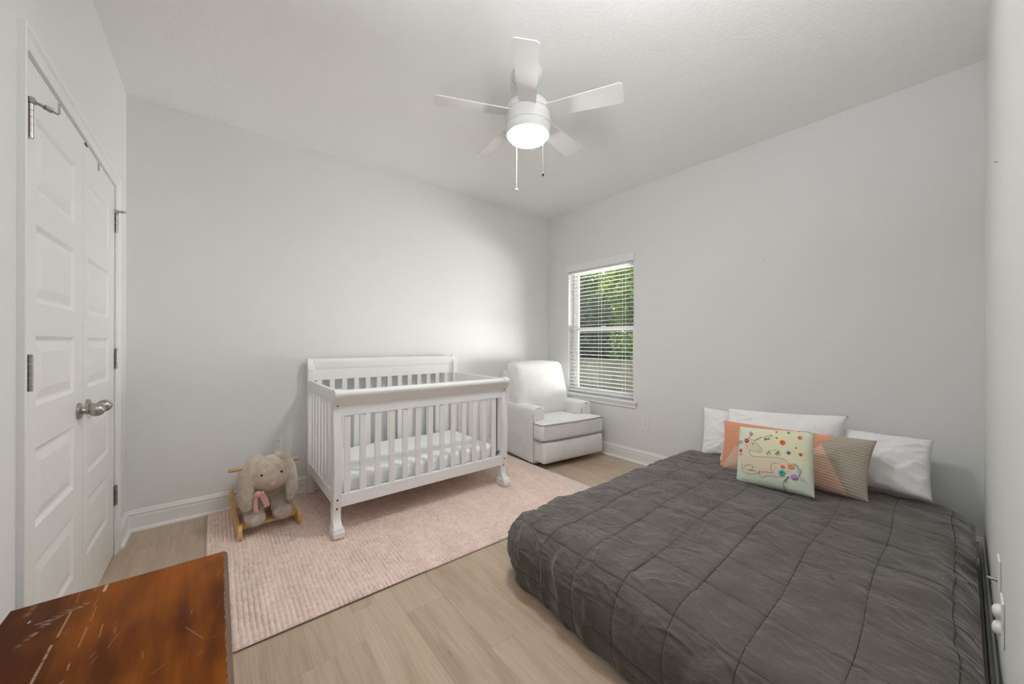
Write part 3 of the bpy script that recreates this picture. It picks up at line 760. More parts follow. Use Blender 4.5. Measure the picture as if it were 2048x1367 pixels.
MB().box(-.29, .29, -.14, .30, .085, .27).build('seat_box', FB, ch)
MB().lathe([(.24, .002), (.245, .012), (.23, .03), (.06, .035), (.05, .09)], (0, .08, 0), 36).build('swivel_base', MT['dark_metal'], ch)

# ================================================================== ROCKING BUNNY
toy = empty('rocking_toy', 'plush beige bunny rocking toy with wooden runners on the rug', 'toy', (.252, 2.93, RZ+.0042), math.radians(3))
tl = Vector((.252, 2.93, 0))
def T(x, y, z): return (x-tl.x, y-tl.y, z-RZ)
def furry(mb, amp=.004, f=55, seed=0):
    V_ = np.array(mb.v); ctr = V_.mean(0); d = V_-ctr; L = np.linalg.norm(d, axis=1, keepdims=True)+1e-9
    nz = fbm(V_[:, 0]*f+V_[:, 2]*f*.7, V_[:, 1]*f-V_[:, 2]*f*.6, 3, seed)-.45
    mb.v = (V_+d/L*nz[:, None]*amp*2).tolist(); return mb
body = furry(MB().ball(T(.258, 3.02, .235), (.150, .200, .150), 48, 34, lambda q, p: Vector((q.x, q.y, q.z+.02*p.y))), .006).build('body', MT['plush'], toy)
hx, hy, hz = .255, 2.795, .350
def headf(q, p):
    # chubby cheeks below, narrower crown, muzzle bulging forward (-y)
    q = Vector(q); q.x *= 1+.10*max(0, -p.z)-.07*max(0, p.z)
    mz = max(0, -p.y)*math.exp(-((p.z+.25)/.45)**2)*math.exp(-(p.x/.6)**2)
    q.y -= .030*mz; return q
hd = furry(MB().ball(T(hx, hy, hz), (.112, .105, .112), 52, 38, headf), .005, 60, 4).build('head', MT['plush'], toy)
def ear(s):
    N, K = 30, 18; vs = []
    pts = [(hx+s*.035, hy+.020, hz+.108), (hx+s*.082, hy+.004, hz+.092), (hx+s*.112, hy-.012, hz+.02), (hx+s*.122, hy-.026, hz-.06), (hx+s*.124, hy-.032, hz-.13), (hx+s*.118, hy-.034, hz-.185), (hx+s*.112, hy-.034, hz-.205)]
    wid = [.022, .040, .047, .052, .053, .040, .008]; thk = [.012, .022, .024, .024, .023, .019, .005]
    t0 = np.linspace(0, len(pts)-1, N); mb = MB()
    P_ = np.array([[np.interp(t, range(len(pts)), [p[a] for p in pts]) for a in range(3)] for t in t0])
    for a in range(3): P_[1:-1, a] = (P_[:-2, a]+2*P_[1:-1, a]+P_[2:, a])/4
    for i, t in enumerate(t0):
        w = np.interp(t, range(len(pts)), wid); h_ = np.interp(t, range(len(pts)), thk)
        d = Vector(P_[min(i+1, N-1)]-P_[max(i-1, 0)]).normalized()
        side = Vector((-.72*s, -.70, 0)); side = (side-d*side.dot(d)).normalized(); nrm = d.cross(side)
        for k in range(K):
            a = 2*PI*k/K; p = Vector(P_[i])+side*(w*math.cos(a))+nrm*(h_*math.sin(a)); vs.append(T(*p))
    fs = [tuple(range(K)), tuple((N-1)*K+k for k in range(K))[::-1]]
    for i in range(N-1):
        for k in range(K): fs.append((i*K+k, (i+1)*K+k, (i+1)*K+(k+1) % K, i*K+(k+1) % K))
    mb.add(vs, fs, True); V0 = np.array(mb.v)
    nz = fbm(V0[:, 1]*60, V0[:, 2]*60, 3, 9)-.45; V0[:, 0] += s*nz*.008; mb.v = V0.tolist()
    mb.build('ear', MT['plush'], toy)
ear(-1); ear(1)
def leg(x, y0, y1, z1, r0, r1, name='front_leg'):
    mb = MB()
    pts = [(x, y1+.04, z1), (x, y1, z1-.03), (x, (y0+y1)/2, (z1+.09)/2), (x, y0+.015, .108), (x, y0, .092)]
    N, K = 22, 20; t0 = np.linspace(0, 4, N); vs = []
    rr = [.02, r0, (r0+r1)/2, r1, r1*.55]
    for t in t0:
        c_ = [np.interp(t, range(5), [p[a] for p in pts]) for a in range(3)]; r_ = np.interp(t, range(5), rr)
        for k in range(K):
            a = 2*PI*k/K; vs.append(T(c_[0]+r_*math.cos(a), c_[1]+r_*.75*math.sin(a), c_[2]+r_*.75*math.sin(a)))
    fs = [tuple(range(K)), tuple((N-1)*K+k for k in range(K))[::-1]]
    for i in range(N-1):
        for k in range(K): fs.append((i*K+k, i*K+(k+1) % K, (i+1)*K+(k+1) % K, (i+1)*K+k))
    furry(mb.add(vs, fs, True), .003, 60, 2)
    return mb
for x in (.178, .322):
    mb = leg(x, 2.765, 2.86, .235, .055, .055)
    V0 = []
    mb.ball(T(x, 2.748, .098), (.056, .062, .044), 26, 18)
    mb.build('front_leg', MT['plush_dark'], toy)
for x in (.150, .360):
    furry(MB().ball(T(x, 3.06, .125), (.050, .10, .060), 26, 18), .004).build('hind_leg', MT['plush_dark'], toy)
furry(MB().ball(T(.258, 3.215, .235), .045, 22, 16), .006).build('tail', MT['plush'], toy)
for (x, y, z) in ((.203, 2.699, .371), (.307, 2.700, .371)):
    MB().ball(T(x, y, z), .0075, 14, 10).build('eye', MT['eye'], toy)
MB().prism([(-.017, .009), (.017, .009), (.012, -.002), (0, -.011), (-.012, -.002)], -.006, .006, 'xz').build('nose', MT['pinknose'], toy, bevel=.003, at=T(.257, 2.665, .318))
bow = bpy.data.objects.new('ribbon_bow', None); C.objects.link(bow); bow.parent = toy
def strip(pts, w, th=.0018, wd=Vector((1, 0, 0))):
    vs = []; N = len(pts)
    for i, p in enumerate(pts):
        p = Vector(p)
        for sx in (-1, 1):
            for sz in (-1, 1): vs.append(p+wd*(sx*w/2)+Vector((0, sz*th, 0)))
    fs = [(0, 1, 3, 2), (4*N-4, 4*N-2, 4*N-1, 4*N-3)]
    for i in range(N-1):
        a, b2 = 4*i, 4*i+4
        fs += [(a, b2, b2+1, a+1), (a+2, a+3, b2+3, b2+2), (a, a+2, b2+2, b2), (a+1, b2+1, b2+3, a+3)]
    return MB().add(vs, fs, True)
strip([T(.203, 2.690, .262), T(.212, 2.684, .240), T(.225, 2.680, .205), T(.231, 2.682, .180)], .030, wd=Vector((.95, 0, .3))).build('ribbon_tail', MT['ribbon'], bow)
strip([T(.178, 2.700, .250), T(.172, 2.690, .215), T(.172, 2.688, .180), T(.180, 2.690, .155)], .022, wd=Vector((.9, .1, .2))).build('ribbon_tail', MT['ribbon'], bow)
MB().ball(T(.184, 2.690, .265), (.022, .012, .018), 18, 12).build('ribbon_loop', MT['ribbon'], bow)
MB().ball(T(.207, 2.688, .268), (.009, .009, .009), 14, 10).build('ribbon_knot', MT['ribbon'], bow)
MB().tube([T(.060, 2.925, .372), T(.445, 2.925, .372)], .0125, 16).build('handle_bar', MT['rod'], toy)
def runner(x):
    lower = []; upper = []
    for t_ in np.linspace(0, 1, 26):
        y = 2.705+.50*t_; base = .0135+.62*max(0, y-2.93)**2+.16*max(0, 2.93-y)**2*.0
        lower.append((y, base)); upper.append((y, base+.040+.012*math.sin(t_*PI)))
    prof = [(2.692, .016), (2.686, .040), (2.690, .068), (2.703, .086), (2.722, .092), (2.742, .084), (2.756, .070)]
    upr = [u for u in upper if u[0] > 2.77]
    tip = [(3.225, .150), (3.232, .132), (3.222, .095)]
    tipu = [(y+.0, z) for y, z in upr]
    poly_ = lower[:1]+[(2.715, .0135), (2.725, .020), (2.735, .018)]+lower[3:]+[(3.222, .075), (3.232, .120), (3.222, .158), (3.205, .160), (3.196, .135)]+upr[::-1][2:]+prof[::-1]
    MB().prism([(y-tl.y, z-RZ) for y, z in poly_], x-tl.x-.011, x-tl.x+.011, 'yz').build('runner', MT['rocker'], toy, bevel=.003)
runner(.098); runner(.408)
for y, z in ((2.770, .058), (2.80, .056), (3.06, .070)):
    MB().box(.109-tl.x, .397-tl.x, y-.017-tl.y, y+.017-tl.y, z-.008-RZ, z+.008-RZ).build('cross_bar', MT['rocker'], toy, bevel=.003)
MB().box(.13-tl.x, .386-tl.x, 2.93-tl.y, 3.12-tl.y, .078-RZ, .092-RZ).build('seat_board', MT['rocker'], toy, bevel=.003)

# ================================================================== BED
ZT = .325
ex0, ex1, ey0, ey1 = 1.245, 3.02, .075, 1.360                      # edges of the flat top
cu = np.concatenate([np.linspace(-.42, 0, 120, endpoint=False), np.linspace(0, ex1-ex0, 420, endpoint=False), np.linspace(ex1-ex0, ex1-ex0+.30, 60)])
cv = np.concatenate([np.linspace(-.36, 0, 90, endpoint=False), np.linspace(0, ey1-ey0, 320, endpoint=False), np.linspace(ey1-ey0, ey1-ey0+.44, 100)])
Uc, Vc = np.meshgrid(cu, cv, indexing='ij')
LX, LY = ex1-ex0, ey1-ey0
du = np.where(Uc < 0, -Uc, np.where(Uc > LX, Uc-LX, 0)); dv = np.where(Vc < 0, -Vc, np.where(Vc > LY, Vc-LY, 0))
su_ = np.where(Uc < 0, -1, 1); sv_ = np.where(Vc < 0, -1, 1)
d = (du**4+dv**4)**.25
nrm_ = np.sqrt(du**2+dv**2)+1e-9
R_ = .15
def prof(d, bulge, R=R_):
    L = R*PI/2
    a = np.clip(d/R, 0, PI/2)
    o_ = R*np.sin(a); z_ = R*(1-np.cos(a))
    ex = np.clip(d-L, 0, None)
    z_ = z_+ex; o_ = o_+bulge*np.sin(np.clip(ex/.17, 0, 1)*PI)-.045*np.clip(ex/.17, 0, 1)
    return o_, z_
bul = np.where(dv > du, np.where(sv_ > 0, .012, -.0), .012)
oo, zz = prof(d, bul)
flare = np.where((Vc < 0) & (dv > du), .92, 1)
px_ = np.clip(Uc, 0, LX)+su_*oo*du/nrm_; py_ = np.clip(Vc, 0, LY)+sv_*oo*flare*dv/nrm_
X_ = ex0+px_; Y_ = ey0+py_
X_ = X_+.055*(Y_-.80)*np.clip(1-(X_-ex0)/.8, 0, 1)
# body of the bed: slightly domed, sagging to the corners
dome = .012*(1-((Uc-LX/2)/(LX/2))**2)*(1-((Vc-LY/2)/(LY/2))**2)-.02*np.clip((Uc-LX+.15)/.3, 0, 1)
low = .018*(fbm(Uc*2.2, Vc*2.2, 2, 41)-.4)
Z_ = np.maximum(ZT+np.clip(dome, -.03, .02)+low*(d < .2)-zz, .004)
Pc = np.stack([X_, Y_, Z_], -1)
gu = np.gradient(Pc, axis=0); gv = np.gradient(Pc, axis=1); Nn = np.cross(gu, gv); Nn /= (np.linalg.norm(Nn, axis=2, keepdims=True)+1e-12)
# quilting: box stitch 0.2 x 0.215, puff and creases
sa = (Vc-(.225-ey0)+.035*(1.72-Uc)*.55+.006*np.sin(Uc*7))/.20; sb = (Uc-(1.22-1.30)+.008*np.sin(Vc*6))/.218
qa = np.abs(np.sin(PI*sa)); qb = np.abs(np.sin(PI*sb))
puff = (np.power(qa, .45)*np.power(qb, .55))
ia, ib = np.floor(sa), np.floor(sb)
amp = .55+.9*vnoise(ia*3.1, ib*5.7, 8)
wx = fbm(Uc*3, Vc*3, 3, 21)-.45; wy = fbm(Uc*3+9, Vc*3+4, 3, 22)-.45
th = .25+.9*(fbm(Uc*1.1, Vc*1.1, 2, 55)-.45)                     # crease direction wanders
cu_, cv_ = Uc+wx*.09, Vc+wy*.09
ca_, sa2 = np.cos(th), np.sin(th)
al = cu_*sa2+cv_*ca_; ac = cu_*ca_-cv_*sa2
cre = ridge(ac*15+wy*2, al*7.5, 61)**3*.7+ridge(ac*28+3+wx*3, al*14, 62)**3*.45+ridge(ac*9, al*4.5, 63)**2*.5
mask = np.clip(.25+1.5*(fbm(Uc*2.4, Vc*2.4, 3, 71)-.28), .1, 1.2)
gather = np.exp(-((np.abs(sa-np.round(sa)))*.20/.045)**2)        # fine gathers beside the seams
gat = ridge(Uc*42+wx*4, Vc*3, 81)**2*gather*.45
flat = np.clip(1-d/.6, .35, 1)
side = np.clip(d/.12, 0, 1)
hang = (ridge((np.where(du > dv, Vc, Uc))*7+wx*3, d*1.2, 91)-.5)*.020*side
tuft = (ridge(ac*52+wx*9, al*24, 64)**2-.3)*.0013*np.clip(mask, .3, 1)
lump = (fbm(Uc*5.5, Vc*5.5, 3, 33)-.45)*.042*(.4+.6*np.power(qa*qb, .5))
# single creases: short curved folds, mostly across the quilting
stroke = np.zeros(Uc.shape); r3 = np.random.default_rng(5)
for i in range(430):
    u0, v0 = r3.uniform(-.2, LX+.05), r3.uniform(-.15, LY+.2); L = r3.uniform(.05, .26)
    a0 = r3.normal(.45, .50) if r3.random() < .75 else r3.uniform(0, PI); bend = r3.normal(0, .8)
    w = r3.uniform(.0045, .011); A = r3.uniform(.0032, .0090)
    ts = np.linspace(-.5, .5, 7); an = a0+bend*ts
    pu = u0+np.cumsum(np.sin(an))*L/6; pv = v0+np.cumsum(np.cos(an))*L/6
    iu0, iu1 = np.searchsorted(cu, [pu.min()-.03, pu.max()+.03]); iv0, iv1 = np.searchsorted(cv, [pv.min()-.03, pv.max()+.03])
    if iu1-iu0 < 2 or iv1-iv0 < 2: continue
    US_, VS_ = Uc[iu0:iu1, iv0:iv1], Vc[iu0:iu1, iv0:iv1]; best = np.full(US_.shape, 9.); fade = np.zeros(US_.shape)
    for j in range(6):
        ax, ay, dx_, dy_ = pu[j], pv[j], pu[j+1]-pu[j], pv[j+1]-pv[j]
        t_ = np.clip(((US_-ax)*dx_+(VS_-ay)*dy_)/(dx_*dx_+dy_*dy_), 0, 1); dd_ = np.hypot(US_-ax-t_*dx_, VS_-ay-t_*dy_)
        fade = np.where(dd_ < best, np.sin(PI*(j+t_)/6), fade); best = np.minimum(best, dd_)
    stroke[iu0:iu1, iv0:iv1] += A*np.exp(-(best/w)**1.4)*fade-.35*A*np.exp(-(best/(w*2.6))**2)*fade
disp = (puff-1)*.0052*amp+cre*.0095*mask*(.6+.4*puff)+gat*.006+lump+tuft+hang+stroke
seamline = np.exp(-((np.abs(sa-np.round(sa)))*.20/.0035)**2)+np.exp(-((np.abs(sb-np.round(sb)))*.218/.0035)**2)
disp = disp-.0030*np.clip(seamline, 0, 1)
Pc = Pc+Nn*disp[..., None]*np.where(Nn[..., 2:3].mean() > 0, 1, -1)
Pc[..., 2] = np.maximum(Pc[..., 2], .003); Pc[..., 1] = np.maximum(Pc[..., 1], YC+.034); Pc[..., 0] = np.minimum(Pc[..., 0], XB-.034)
duv = grid_obj('quilted_comforter', Pc, MT['duvet'])
Nz = np.gradient(Pc, axis=0); Nz = np.cross(Nz, np.gradient(Pc, axis=1)); Nz /= (np.linalg.norm(Nz, axis=2, keepdims=True)+1e-12)
if Nz[..., 2].mean() < 0: Nz = -Nz
def stitch_run(F, k, axis):
    pts = []
    n_ = F.shape[0] if axis == 1 else F.shape[1]
    for i in range(0, n_, 3):
        f = (F[i, :] if axis == 1 else F[:, i])-k
        j = np.where((f[:-1] < 0) & (f[1:] >= 0))[0]
        if len(j) == 0: continue
        j = j[0]; t_ = -f[j]/(f[j+1]-f[j])
        a_, b3 = ((i, j), (i, j+1)) if axis == 1 else ((j, i), (j+1, i))
        p = Pc[a_]*(1-t_)+Pc[b3]*t_+Nz[a_]*.0004
        if p[2] > .012: pts.append(p)
    if len(pts) > 5: MB().tube(pts, .0009 if axis == 1 else .0006, 5).build('stitch_line', MT['seam'], duv)
MT['seam'] = mat('dark_stitching', (.022, .018, .016), .9)
for k in range(-1, 8): stitch_run(sa, k, 1)
for k in range(-2, 10): stitch_run(sb, k, 0)
tag(duv, 'dark charcoal quilted comforter spread over the floor bed', 'comforter')

def pillow(name, quad, thick, material, label, cat, group=None, nu=60, nv=44, pinch=.035, edge=.5, wr=.006, seed=0, cols=None, ridges=None, back=.6, sharp=1.0, flange=0):
    """quad: TL, TR, BR, BL as seen; front face normal towards the room"""
    TL, TR, BR, BL = [np.array(p, float) for p in quad]
    u = np.linspace(0, 1, nu); v = np.linspace(0, 1, nv); Ug, Vg = np.meshgrid(u, v, indexing='ij')
    up_, vp_ = Ug*2-1, Vg*2-1
    uq = Ug-(pinch*up_*(1-vp_**2)); vq = Vg-(pinch*vp_*(1-up_**2))
    B = ((1-uq)*(1-vq))[..., None]*TL+(uq*(1-vq))[..., None]*TR+(uq*vq)[..., None]*BR+((1-uq)*vq)[..., None]*BL
    N_ = np.cross(TR-TL, BL-TL); N_ /= np.linalg.norm(N_)
    if N_@np.array([-1, 0, 0]) < 0: N_ = -N_
    pr = np.power(np.clip(1-np.abs(up_)**2.6, 0, 1), edge)*np.power(np.clip(1-np.abs(vp_)**2.6, 0, 1), edge)
    sx = np.linalg.norm(TR-TL); sy = np.linalg.norm(BL-TL)
    ed = np.clip(np.maximum(np.abs(up_), np.abs(vp_)), 0, 1)
    th_ = np.arctan2(vp_*sy, up_*sx)
    w_ = (ridge(th_*5+fbm(Ug*3, Vg*3, 2, seed)*3, (up_**2+vp_**2)*1.3, seed)-.5)*ed**2*1.3+(fbm(Ug*sx*9, Vg*sy*9, 3, seed+3)-.45)*1.2
    w_ += (ridge(Ug*sx*6+Vg*sy*9+fbm(Ug*4, Vg*4, 2, seed+8)*2, Vg*sy*4-Ug*sx*2, seed+7)**3)*.9
    f_ = thick*pr+wr*w_*np.minimum(1, pr*2)
    if ridges is not None: f_ = f_+ridges(Ug, Vg)*np.minimum(1, pr*3)
    Fp = B+N_*f_[..., None]; Bp = B-N_*(thick*back*pr)[..., None]
    n1 = nu*nv; idx = np.arange(n1).reshape(nu, nv)
    qf = np.stack([idx[:-1, :-1], idx[:-1, 1:], idx[1:, 1:], idx[1:, :-1]], -1).reshape(-1, 4)
    qb_ = qf[:, ::-1]+n1
    me = bpy.data.meshes.new(name); me.from_pydata(np.concatenate([Fp.reshape(-1, 3), Bp.reshape(-1, 3)]).tolist(), [], np.concatenate([qf, qb_]).tolist())
    if cols is not None:
        c_ = cols(Ug, Vg); cb_ = np.concatenate([c_.reshape(-1, 3), np.tile(c_.mean((0, 1)), (n1, 1))])
        ca = me.color_attributes.new('Col', 'FLOAT_COLOR', 'POINT'); ca.data.foreach_set('color', np.concatenate([cb_, np.ones((2*n1, 1))], 1).astype(np.float32).ravel())
    bm = bmesh.new(); bm.from_mesh(me); bmesh.ops.remove_doubles(bm, verts=bm.verts, dist=2e-5); bmesh.ops.recalc_face_normals(bm, faces=bm.faces); bm.to_mesh(me); bm.free()
    me.polygons.foreach_set('use_smooth', [True]*len(me.polygons)); me.update()
    o = bpy.data.objects.new(name, me); C.objects.link(o); me.materials.append(material); tag(o, label, cat, group)
    def surf(uu_, vv_, off=0):
        iu = min(max(uu_, 0), 1)*(nu-1); iv = min(max(vv_, 0), 1)*(nv-1); a, b2 = int(min(iu, nu-2)), int(min(iv, nv-2)); fu_, fv_ = iu-a, iv-b2
        p = Fp[a, b2]*(1-fu_)*(1-fv_)+Fp[a+1, b2]*fu_*(1-fv_)+Fp[a, b2+1]*(1-fu_)*fv_+Fp[a+1, b2+1]*fu_*fv_
        return Vector(p+N_*off)
    return o, surf, Vector(N_)
def V3(p): return (p.x, p.y, p.z)
WG = 'white pillows along the head of the bed'
def stand(tl, tr, br, bl, zb, lean, xb=None):
    """four corners of a cushion standing on the bed at height zb and leaning back"""
    BLp = px(*bl, z=zb) if xb is None else px(*bl, x=xb[0]); BRp = px(*br, z=zb) if xb is None else px(*br, x=xb[1])
    return (V3(px(*tl, x=BLp.x+lean)), V3(px(*tr, x=BRp.x+lean)), V3(BRp), V3(BLp))
pillow('bed_pillow', (V3(px(1407, 813, x=3.215)), (3.215, .90, .655), (3.07, .92, .345), V3(px(1402, 909, x=3.065))), .050, MT['pillow'], 'white pillow at the left end of the bed, farthest back', 'pillow', WG, seed=3, pinch=.03, wr=.010)
pillow('bed_pillow', (V3(px(1456, 815, x=3.08)), V3(px(1698, 831, x=3.08)), (2.91, .50, .350), V3(px(1436, 927, x=2.91))), .062, MT['pillow'], 'white pillow standing behind the peach patchwork cushion', 'pillow', WG, seed=13, pinch=.028, wr=.013, back=.35)
pillow('bed_pillow', (V3(px(1690, 856, x=3.14)), V3(px(1868, 880, x=3.11)), V3(px(1866, 1005, x=2.95)), (2.94, .50, .340)), .078, MT['pillow'], 'white pillow at the right end of the bed beside the wall', 'pillow', WG, seed=23, pinch=.03, wr=.012)

# ---- patchwork lumbar cushion, measured on the photo crop [1390..1900] x [790..1020], 4.0157 px per px
def bil_inv(qd):
    TL, TR, BR, BL = [np.array(p, float) for p in qd]
    def f(p):
        u, v = .5, .5
        for _ in range(20):
            P_ = (1-u)*(1-v)*TL+u*(1-v)*TR+u*v*BR+(1-u)*v*BL
            du_ = (1-v)*(TR-TL)+v*(BR-BL); dv_ = (1-u)*(BL-TL)+u*(BR-TR)
            s_ = np.linalg.solve(np.stack([du_, dv_], 1), np.array(p)-P_); u += s_[0]; v += s_[1]
        return u, v
    return f
def inpoly(Ug, Vg, poly):
    r_ = np.zeros(Ug.shape, bool); N = len(poly)
    for i in range(N):
        (x0, y0), (x1, y1) = poly[i], poly[(i+1) % N]
        c_ = ((y0 > Vg) != (y1 > Vg)) & (Ug < (x1-x0)*(Vg-y0)/((y1-y0) if y1 != y0 else 1e-9)+x0); r_ ^= c_
    return r_
gq = [(232, 200), (1462, 365), (1395, 862), (190, 585)]; gi = bil_inv(gq)
orange, peach, taupe = np.array([.66, .30, .185]), np.array([.69, .46, .345]), np.array([.40, .345, .285])
polyP1 = [gi(p) for p in [(180, 600), (245, 560), (370, 425), (560, 560), (560, 720)]]
polyP2 = [gi(p) for p in [(760, 740), (955, 555), (1117, 420), (1180, 560), (1235, 700), (1278, 860), (955, 860)]]
polyT = [gi(p) for p in [(1200, 320), (1500, 330), (1480, 900), (1278, 860), (1235, 700), (1180, 560), (1117, 420)]]
def gcols(Ug, Vg):
    c_ = np.tile(orange, Ug.shape+(1,))
    c_[inpoly(Ug, Vg, polyP1)] = peach; c_[inpoly(Ug, Vg, polyP2)] = peach; c_[inpoly(Ug, Vg, polyT)] = taupe
    fade = np.clip(1-np.abs(Vg-.0)/.10, 0, 1)[..., None]*.35
    return c_*(1-fade*0)
def gridges(Ug, Vg):
    s_ = np.where(Ug < .35, Vg*.42+Ug*.50, Vg*.42-Ug*.10)
    return .0035*(np.abs(np.sin(PI*s_/.0195))-.5)
MT['patch'] = mat('patchwork_cotton', (1, 1, 1), .9, attr='Col', bump=.15, bscale=300, bdist=.003, sheen=.2)
def cpx(p, x, ox, oy, s): return V3(px(ox+p[0]/s, oy+p[1]/s, x=x))
gpx = [(1390+p[0]/4.0157, 790+p[1]/4.0157) for p in gq]
geo, gs, gn = pillow('lumbar_cushion', stand(*gpx, .335, .13, (2.775, 2.745)),
    .075, MT['patch'], 'long patchwork cushion in orange, peach and taupe ribbed triangles', 'cushion', seed=31, nu=260, nv=130, pinch=.022, cols=gcols, ridges=gridges, wr=.004)

# ---- embroidered unicorn cushion, measured on the crop [1460..1640] x [830..1010], 7.594 px per px
uq = [(150, 170), (1285, 262), (1290, 1262), (98, 1005)]; ui = bil_inv(uq)
body_poly = [ui(p) for p in [(375, 400), (420, 400), (500, 470), (580, 560), (560, 605), (480, 590), (380, 565), (375, 610), (440, 660), (600, 680), (820, 690), (900, 705), (985, 765), (1060, 800), (1010, 880), (940, 960), (860, 985), (700, 955), (620, 985), (550, 965), (560, 905), (480, 930), (330, 910), (250, 850), (210, 760), (215, 680), (230, 560), (300, 460)]]
mint, cream, yel = np.array([.60, .66, .56]), np.array([.66, .575, .435]), np.array([.70, .67, .47])
def ucols(Ug, Vg):
    k_ = np.clip(1.2-((Ug-.62)**2+(Vg-.30)**2)*4, 0, 1)[..., None]
    c_ = mint*(1-k_)+yel*k_
    c_[inpoly(Ug, Vg, body_poly)] = cream
    return c_
MT['unicorn'] = mat('printed_cotton', (1, 1, 1), .88, attr='Col', bump=.12, bscale=250, bdist=.003, sheen=.2)
upx = [(1460+p[0]/7.594, 830+p[1]/7.594) for p in uq]
uni, us, un = pillow('embroidered_cushion', stand(*upx, .345, .13, (2.545, 2.525)),
    .060, MT['unicorn'], 'square mint cushion embroidered with a sleeping unicorn and flowers', 'cushion', seed=43, nu=170, nv=150, pinch=.012, cols=ucols, wr=.002, edge=.42)
def US(x, y, off=.002): u, v = ui((x, y)); return us(u, v, off)
def stitch(pts, r, material, name, n=3, off=.0015):
    q = smooth_curve([tuple(p) for p in pts], n) if len(pts) > 2 else pts
    return MB().tube([US(x, y, off) for x, y in q], r, 5).build(name, material, uni)
outl = [[(305, 455), (320, 505), (375, 565), (430, 575), (520, 605), (565, 605), (582, 570), (560, 530), (500, 468), (440, 415), (390, 395)],
        [(385, 565), (372, 600), (410, 655), (520, 675), (720, 685), (840, 690), (920, 712), (985, 770)],
        [(560, 600), (535, 585), (525, 560)],
        [(245, 770), (222, 800), (245, 860), (300, 905), (400, 930), (480, 932), (540, 900), (548, 880)],
        [(250, 840), (290, 800), (370, 790), (430, 810), (425, 850), (400, 868), (330, 865), (480, 885)],
        [(840, 785), (770, 775), (725, 820), (735, 890), (755, 920), (560, 905), (545, 955), (590, 990), (640, 965), (760, 970), (860, 985), (960, 970)]]
for pl in outl: stitch(pl, .0008, MT['thread'], 'outline_stitch')
cols_ = {k_: mat('thread_'+k_, c_, .8) for k_, c_ in dict(red=(.60, .05, .035), orange=(.72, .22, .06), coral=(.72, .36, .20), yellow=(.70, .42, .04), teal=(.05, .42, .45), purple=(.42, .22, .50), green=(.17, .28, .10), sage=(.30, .42, .27), navy=(.03, .07, .11), grey=(.22, .27, .27), pink=(.70, .32, .45), white=(.7, .74, .72), gold=(.6, .42, .12)).items()}
for b2 in ((415, 458), (428, 466), (440, 478)): pass
stitch([(415, 458), (430, 464), (444, 482)], .0022, cols_['navy'], 'closed_eye', off=.002)
def flower(x, y, r, petal, core, n=6, name='flower', relief=.006):
    u, v = ui((x, y)); R = r/7.594*.0026
    c_ = us(u, v, .001); e1 = (us(min(u+.02, 1), v)-us(max(u-.02, 0), v)).normalized(); e2 = un.cross(e1).normalized()
    mb = MB()
    for k_ in range(n):
        a = 2*PI*k_/n; pc = c_+(e1*math.cos(a)+e2*math.sin(a))*R*.58
        mb.ball(pc, (R*.40, R*.44, R*.44), 10, 7)
    f_ = mb.build(name, cols_[petal], uni)
    MB().ball(c_+un*relief*.6, R*.34, 10, 8).build('flower_core', cols_[core], f_)
for a in [(320, 418, 42, 'red', 'coral', 7), (203, 560, 34, 'red', 'coral', 6), (208, 620, 24, 'coral', 'gold', 5), (785, 275, 20, 'coral', 'red', 5), (962, 290, 24, 'sage', 'green', 5), (1125, 368, 36, 'coral', 'red', 6), (893, 452, 44, 'orange', 'red', 7), (802, 378, 18, 'yellow', 'navy', 5), (1088, 535, 16, 'yellow', 'navy', 5), (985, 615, 32, 'grey', 'navy', 5), (1145, 635, 28, 'orange', 'red', 6), (905, 830, 36, 'coral', 'red', 6), (1020, 822, 50, 'coral', 'orange', 8), (890, 920, 48, 'teal', 'navy', 7), (1062, 980, 48, 'purple', 'pink', 7)]:
    flower(*a)
MB().ball(US(392, 318, .004), (.005, .010, .018), 14, 10).build('ear', cols_['pink'], uni)
stitch([(345, 378), (372, 368)], .0022, cols_['navy'], 'leaf_stitch')
for i in range(7): stitch([(462+i*17, 432-i*9), (470+i*17, 405-i*9)], .0018, cols_['gold'], 'horn_stitch')
stitch([(605, 362), (660, 350), (735, 342), (700, 318)], .0014, cols_['grey'], 'vine_stitch')
for x, y in ((620, 385), (640, 398), (660, 390), (680, 385), (628, 412), (650, 408), (690, 402)): MB().ball(US(x, y, .002), .0030, 8, 6).build('berry', cols_['navy'], uni)
for bx, by, cl2 in ((690, 660, 'sage'), (830, 665, 'green')):
    for dx, dy in ((-40, -20), (-15, 0), (15, -5), (45, -25), (30, -85)):
        stitch([(bx, by-70), (bx+dx*.6, by-35+dy*.5), (bx+dx, by+dy)], .0017, cols_[cl2], 'leaf_sprig')
stitch([(745, 575), (790, 580), (800, 560)], .0012, cols_['sage'], 'leaf_sprig')
stitch([(1080, 262), (1130, 240), (1200, 248), (1262, 300)], .0028, cols_['grey'], 'corner_stitch')
for i in range(4):
    stitch([(240, 415+i*9), (190, 408+i*9), (140, 415+i*11)], .0024, cols_['white' if i % 2 else 'grey'], 'mane_yarn', off=.004)
for i in range(4):
    stitch([(1060+i*8, 780), (1110+i*6, 820), (1130+i*4, 900), (1125-i*4, 960)], .0026, cols_['white' if i % 2 else 'grey'], 'tail_yarn', off=.005)
for i in range(5):
    stitch([(985-i*5, 975), (925-i*5, 1030), (895+i*6, 1100), (920+i*12, 1215)], .0028, cols_['white' if i % 3 else 'grey'], 'tail_yarn', off=.006)
for i in range(3): stitch([(1120, 975+i*10), (1170, 1015+i*8), (1220, 1060+i*4)], .0018, cols_['white' if i else 'grey'], 'tail_yarn', off=.004)

